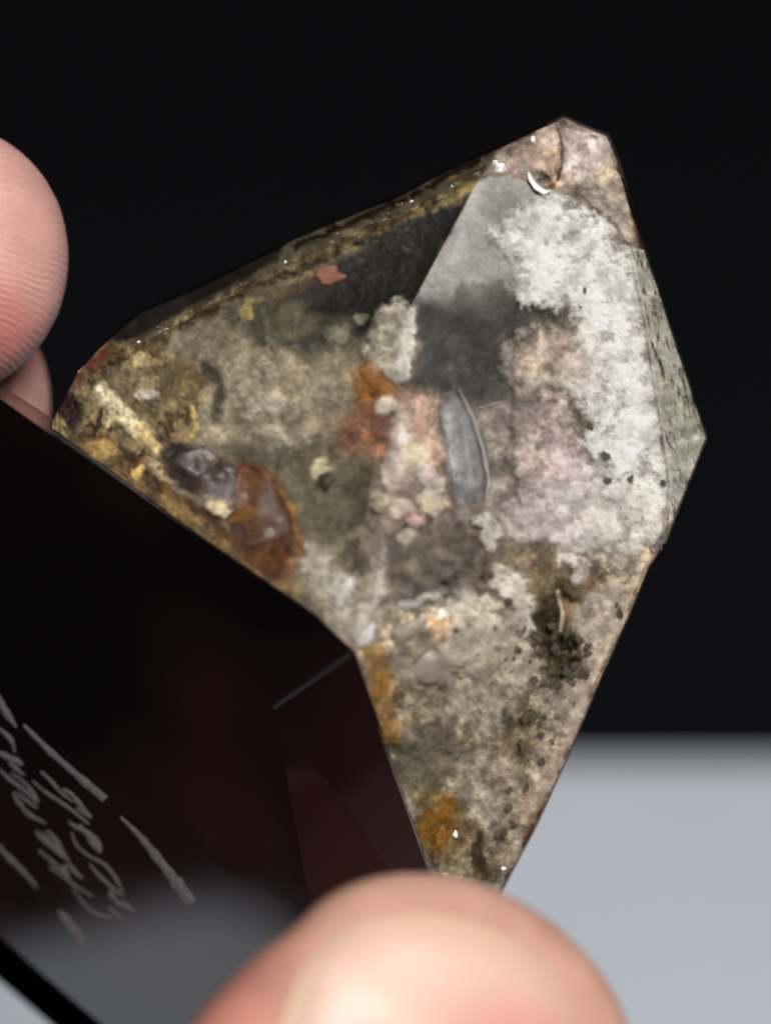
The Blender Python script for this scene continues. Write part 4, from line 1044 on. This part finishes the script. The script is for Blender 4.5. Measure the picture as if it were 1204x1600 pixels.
ev = tmp.evaluated_get(dg); em = ev.to_mesh()
nv = len(em.vertices); co = np.empty(nv * 3, np.float32); em.vertices.foreach_get('co', co); co = co.reshape(-1, 3).astype(float)
nfl = len(em.polygons); lt = np.empty(nfl, np.int32); em.polygons.foreach_get('loop_total', lt)
li = np.empty(len(em.loops), np.int32); em.loops.foreach_get('vertex_index', li)
vn = np.empty(nv * 3, np.float32); em.vertices.foreach_get('normal', vn); vn = vn.reshape(-1, 3)
ev.to_mesh_clear()
bpy.data.objects.remove(tmp); bpy.data.meshes.remove(tmp_me)
assert (lt == 4).all()
hfaces = li.reshape(-1, 4)
hx, hy, hd = PX(co)

m_skin, nt, b = new_mat('skin')
at = N(nt, 'ShaderNodeAttribute'); at.attribute_name = 'tint'
tn = N(nt, 'ShaderNodeTexNoise'); tn.inputs['Scale'].default_value = 260; tn.inputs['Detail'].default_value = 5
mr = N(nt, 'ShaderNodeMapRange'); mr.inputs[1].default_value = 0.3; mr.inputs[2].default_value = 0.7; mr.inputs[3].default_value = 0.84; mr.inputs[4].default_value = 1.12
nt.links.new(tn.outputs[0], mr.inputs[0])
sc_ = N(nt, 'ShaderNodeVectorMath', operation='SCALE'); nt.links.new(at.outputs['Color'], sc_.inputs[0]); nt.links.new(mr.outputs[0], sc_.inputs['Scale'])
nt.links.new(sc_.outputs[0], b.inputs['Base Color'])
b.inputs['Roughness'].default_value = 0.5
b.inputs['Subsurface Weight'].default_value = 0.4; b.inputs['Subsurface Radius'].default_value = (1.0, 0.4, 0.25); b.inputs['Subsurface Scale'].default_value = 0.0014
rp = N(nt, 'ShaderNodeAttribute'); rp.attribute_name = 'ridge'
ra = N(nt, 'ShaderNodeAttribute'); ra.attribute_name = 'ridge_strength'
wob = N(nt, 'ShaderNodeTexNoise'); wob.inputs['Scale'].default_value = 230; wob.inputs['Detail'].default_value = 4
wa = N(nt, 'ShaderNodeMath', operation='MULTIPLY_ADD'); nt.links.new(wob.outputs[0], wa.inputs[0]); wa.inputs[1].default_value = 14.0
nt.links.new(rp.outputs['Fac'], wa.inputs[2])
sn = N(nt, 'ShaderNodeMath', operation='SINE'); nt.links.new(wa.outputs[0], sn.inputs[0])
ht = N(nt, 'ShaderNodeMath', operation='MULTIPLY'); nt.links.new(sn.outputs[0], ht.inputs[0]); brk = N(nt, 'ShaderNodeTexNoise'); brk.inputs['Scale'].default_value = 700; brk.inputs['Detail'].default_value = 3
bm_ = N(nt, 'ShaderNodeMapRange'); bm_.inputs[1].default_value = 0.38; bm_.inputs[2].default_value = 0.66; bm_.inputs[3].default_value = 0.15
nt.links.new(brk.outputs[0], bm_.inputs[0])
rs_ = N(nt, 'ShaderNodeMath', operation='MULTIPLY'); nt.links.new(ra.outputs['Fac'], rs_.inputs[0]); nt.links.new(bm_.outputs[0], rs_.inputs[1])
nt.links.new(rs_.outputs[0], ht.inputs[1])
fn = N(nt, 'ShaderNodeTexNoise'); fn.inputs['Scale'].default_value = 2200; fn.inputs['Detail'].default_value = 5
hs = N(nt, 'ShaderNodeMath', operation='MULTIPLY_ADD'); nt.links.new(fn.outputs[0], hs.inputs[0]); hs.inputs[1].default_value = 1.2; nt.links.new(ht.outputs[0], hs.inputs[2])
bp = N(nt, 'ShaderNodeBump'); bp.inputs['Strength'].default_value = 0.34; bp.inputs['Distance'].default_value = 0.00006
nt.links.new(hs.outputs[0], bp.inputs['Height']); nt.links.new(bp.outputs[0], b.inputs['Normal'])

base = np.array(srgb(212, 172, 156))
hc = np.tile(base, (nv, 1))
def mixc(mask, rgb):
    global hc
    hc = hc * (1 - mask[:, None]) + np.array(srgb(*rgb)) * mask[:, None]
isthumb = (hd < 158) & (hy > 1300)
mixc(smooth01((hx + 260) / 300) * (hy < 1000), (198, 150, 141))
mixc(0.8 * smooth01(1 - np.hypot((hx - 0) / 110, (hy - 520) / 120)) * (hd < 175), (196, 118, 108))
mixc(np.where(isthumb, 1.0, 0.0), (190, 146, 128))
mixc(np.where(isthumb, smooth01((560 - hx) / 240), 0.0) * 0.8, (184, 116, 102))
ridge = np.hypot((hx + 60) * 0.9, hy - 640) * 0.58
rst = np.where((hy < 900) & (hx > -420) & (hd < 173), 1.0, 0.0)
mesh_obj('skin', co, hfaces, m_skin, hand, True, hc, True, {'ridge': ridge, 'ridge_strength': rst})

# thumb nail
m_nail, nt, b = new_mat('nail')
at = N(nt, 'ShaderNodeAttribute'); at.attribute_name = 'tint'
nt.links.new(at.outputs['Color'], b.inputs['Base Color'])
b.inputs['Roughness'].default_value = 0.42; b.inputs['Specular IOR Level'].default_value = 0.35
b.inputs['Subsurface Weight'].default_value = 0.3; b.inputs['Subsurface Scale'].default_value = 0.001; b.inputs['Subsurface Radius'].default_value = (1, 0.4, 0.3)
from mathutils.bvhtree import BVHTree
# rays from the lens side find the back of the thumb, the nail plate follows it
near = np.where((hx > 150) & (hx < 1150) & (hy > 1250) & (hy < 2200) & (hd < 150))[0]
sel = np.zeros(nv, bool); sel[near] = True
fsel = hfaces[sel[hfaces].all(1)]
bvh = BVHTree.FromPolygons([Vector(p) for p in co], [tuple(int(i) for i in q) for q in fsel])
def thumb_hit(px, py):
    dirv = Vector((px - PW / 2) / F * RIGHT - (py - PH / 2) / F * UP + FWD).normalized()
    h = bvh.ray_cast(Vector(CAM), dirv)
    return (np.array(h[0]), np.array(h[1])) if h[0] is not None else None
def nail_outline(u, v):
    """u across -1..1, v from the free edge 0 to the root 1 -> photograph position"""
    cx = 704 - 140 * v; cy = 1416 + 500 * v
    hw_ = 252 * (1 - 0.06 * v)
    ax, ay = 0.93, 0.30
    drop = 128 * abs(u) ** 2.3 * (1 - v * 1.2)
    return cx + ax * hw_ * u + (-0.2) * drop * 0.4, cy + ay * hw_ * u * 0.55 + drop
NU, NV = 40, 40
nvv, nvf, nvc = [], [], []
cand = {}
for j in range(NV + 1):
    for i in range(NU + 1):
        u = -1 + 2 * i / NU; v = j / NV
        h = thumb_hit(*nail_outline(u, v))
        cand[(i, j)] = h
pink, ivory, lun = np.array(srgb(206, 170, 154)), np.array(srgb(222, 198, 156)), np.array(srgb(232, 196, 182))
ids = {}
for (i, j), h in cand.items():
    if h is None: continue
    u = -1 + 2 * i / NU; v = j / NV
    edge = max(abs(u) ** 8, (1 - v) ** 30 * 0.4)
    ids[(i, j)] = len(nvv)
    nvv.append(h[0] + h[1] * (0.00034 * float(smooth01((1 - abs(u)) / 0.35) * smooth01(v / 0.15)) - 0.00004))
    fe = float(smooth01((0.13 + 0.05 * abs(u) ** 2 - v) / 0.11)) * 0.12
    fe = max(fe, float(smooth01((abs(u) - 0.80) / 0.16)) * (0.8 * math.exp(-((v - 0.28) / 0.22) ** 2) if u < 0 else 0.15))
    rim_ = float(np.clip(max((abs(u) - 0.75) / 0.25, (0.14 - v) / 0.14), 0, 1)); pk = pink * (1 - 0.8 * rim_) + np.array(srgb(192, 150, 126)) * 0.8 * rim_
    c = pk * (1 - fe) + ivory * fe
    qx, qy = nail_outline(u, v)
    rd = math.exp(-((qx - 790) / 110) ** 2 - ((qy - 1610) / 60) ** 2) * 0.6
    c = c * (1 - rd) + np.array(srgb(206, 128, 118)) * rd
    nvc.append(c)
for j in range(NV):
    for i in range(NU):
        k = [(i, j), (i, j + 1), (i + 1, j + 1), (i + 1, j)]
        if all(q in ids for q in k): nvf.append(tuple(ids[q] for q in k))
if nvf:
    no = mesh_obj('thumbnail', nvv, nvf, m_nail, hand, True, np.array(nvc))
    so = no.modifiers.new('t', 'SOLIDIFY'); so.thickness = 0.0002; so.offset = -1
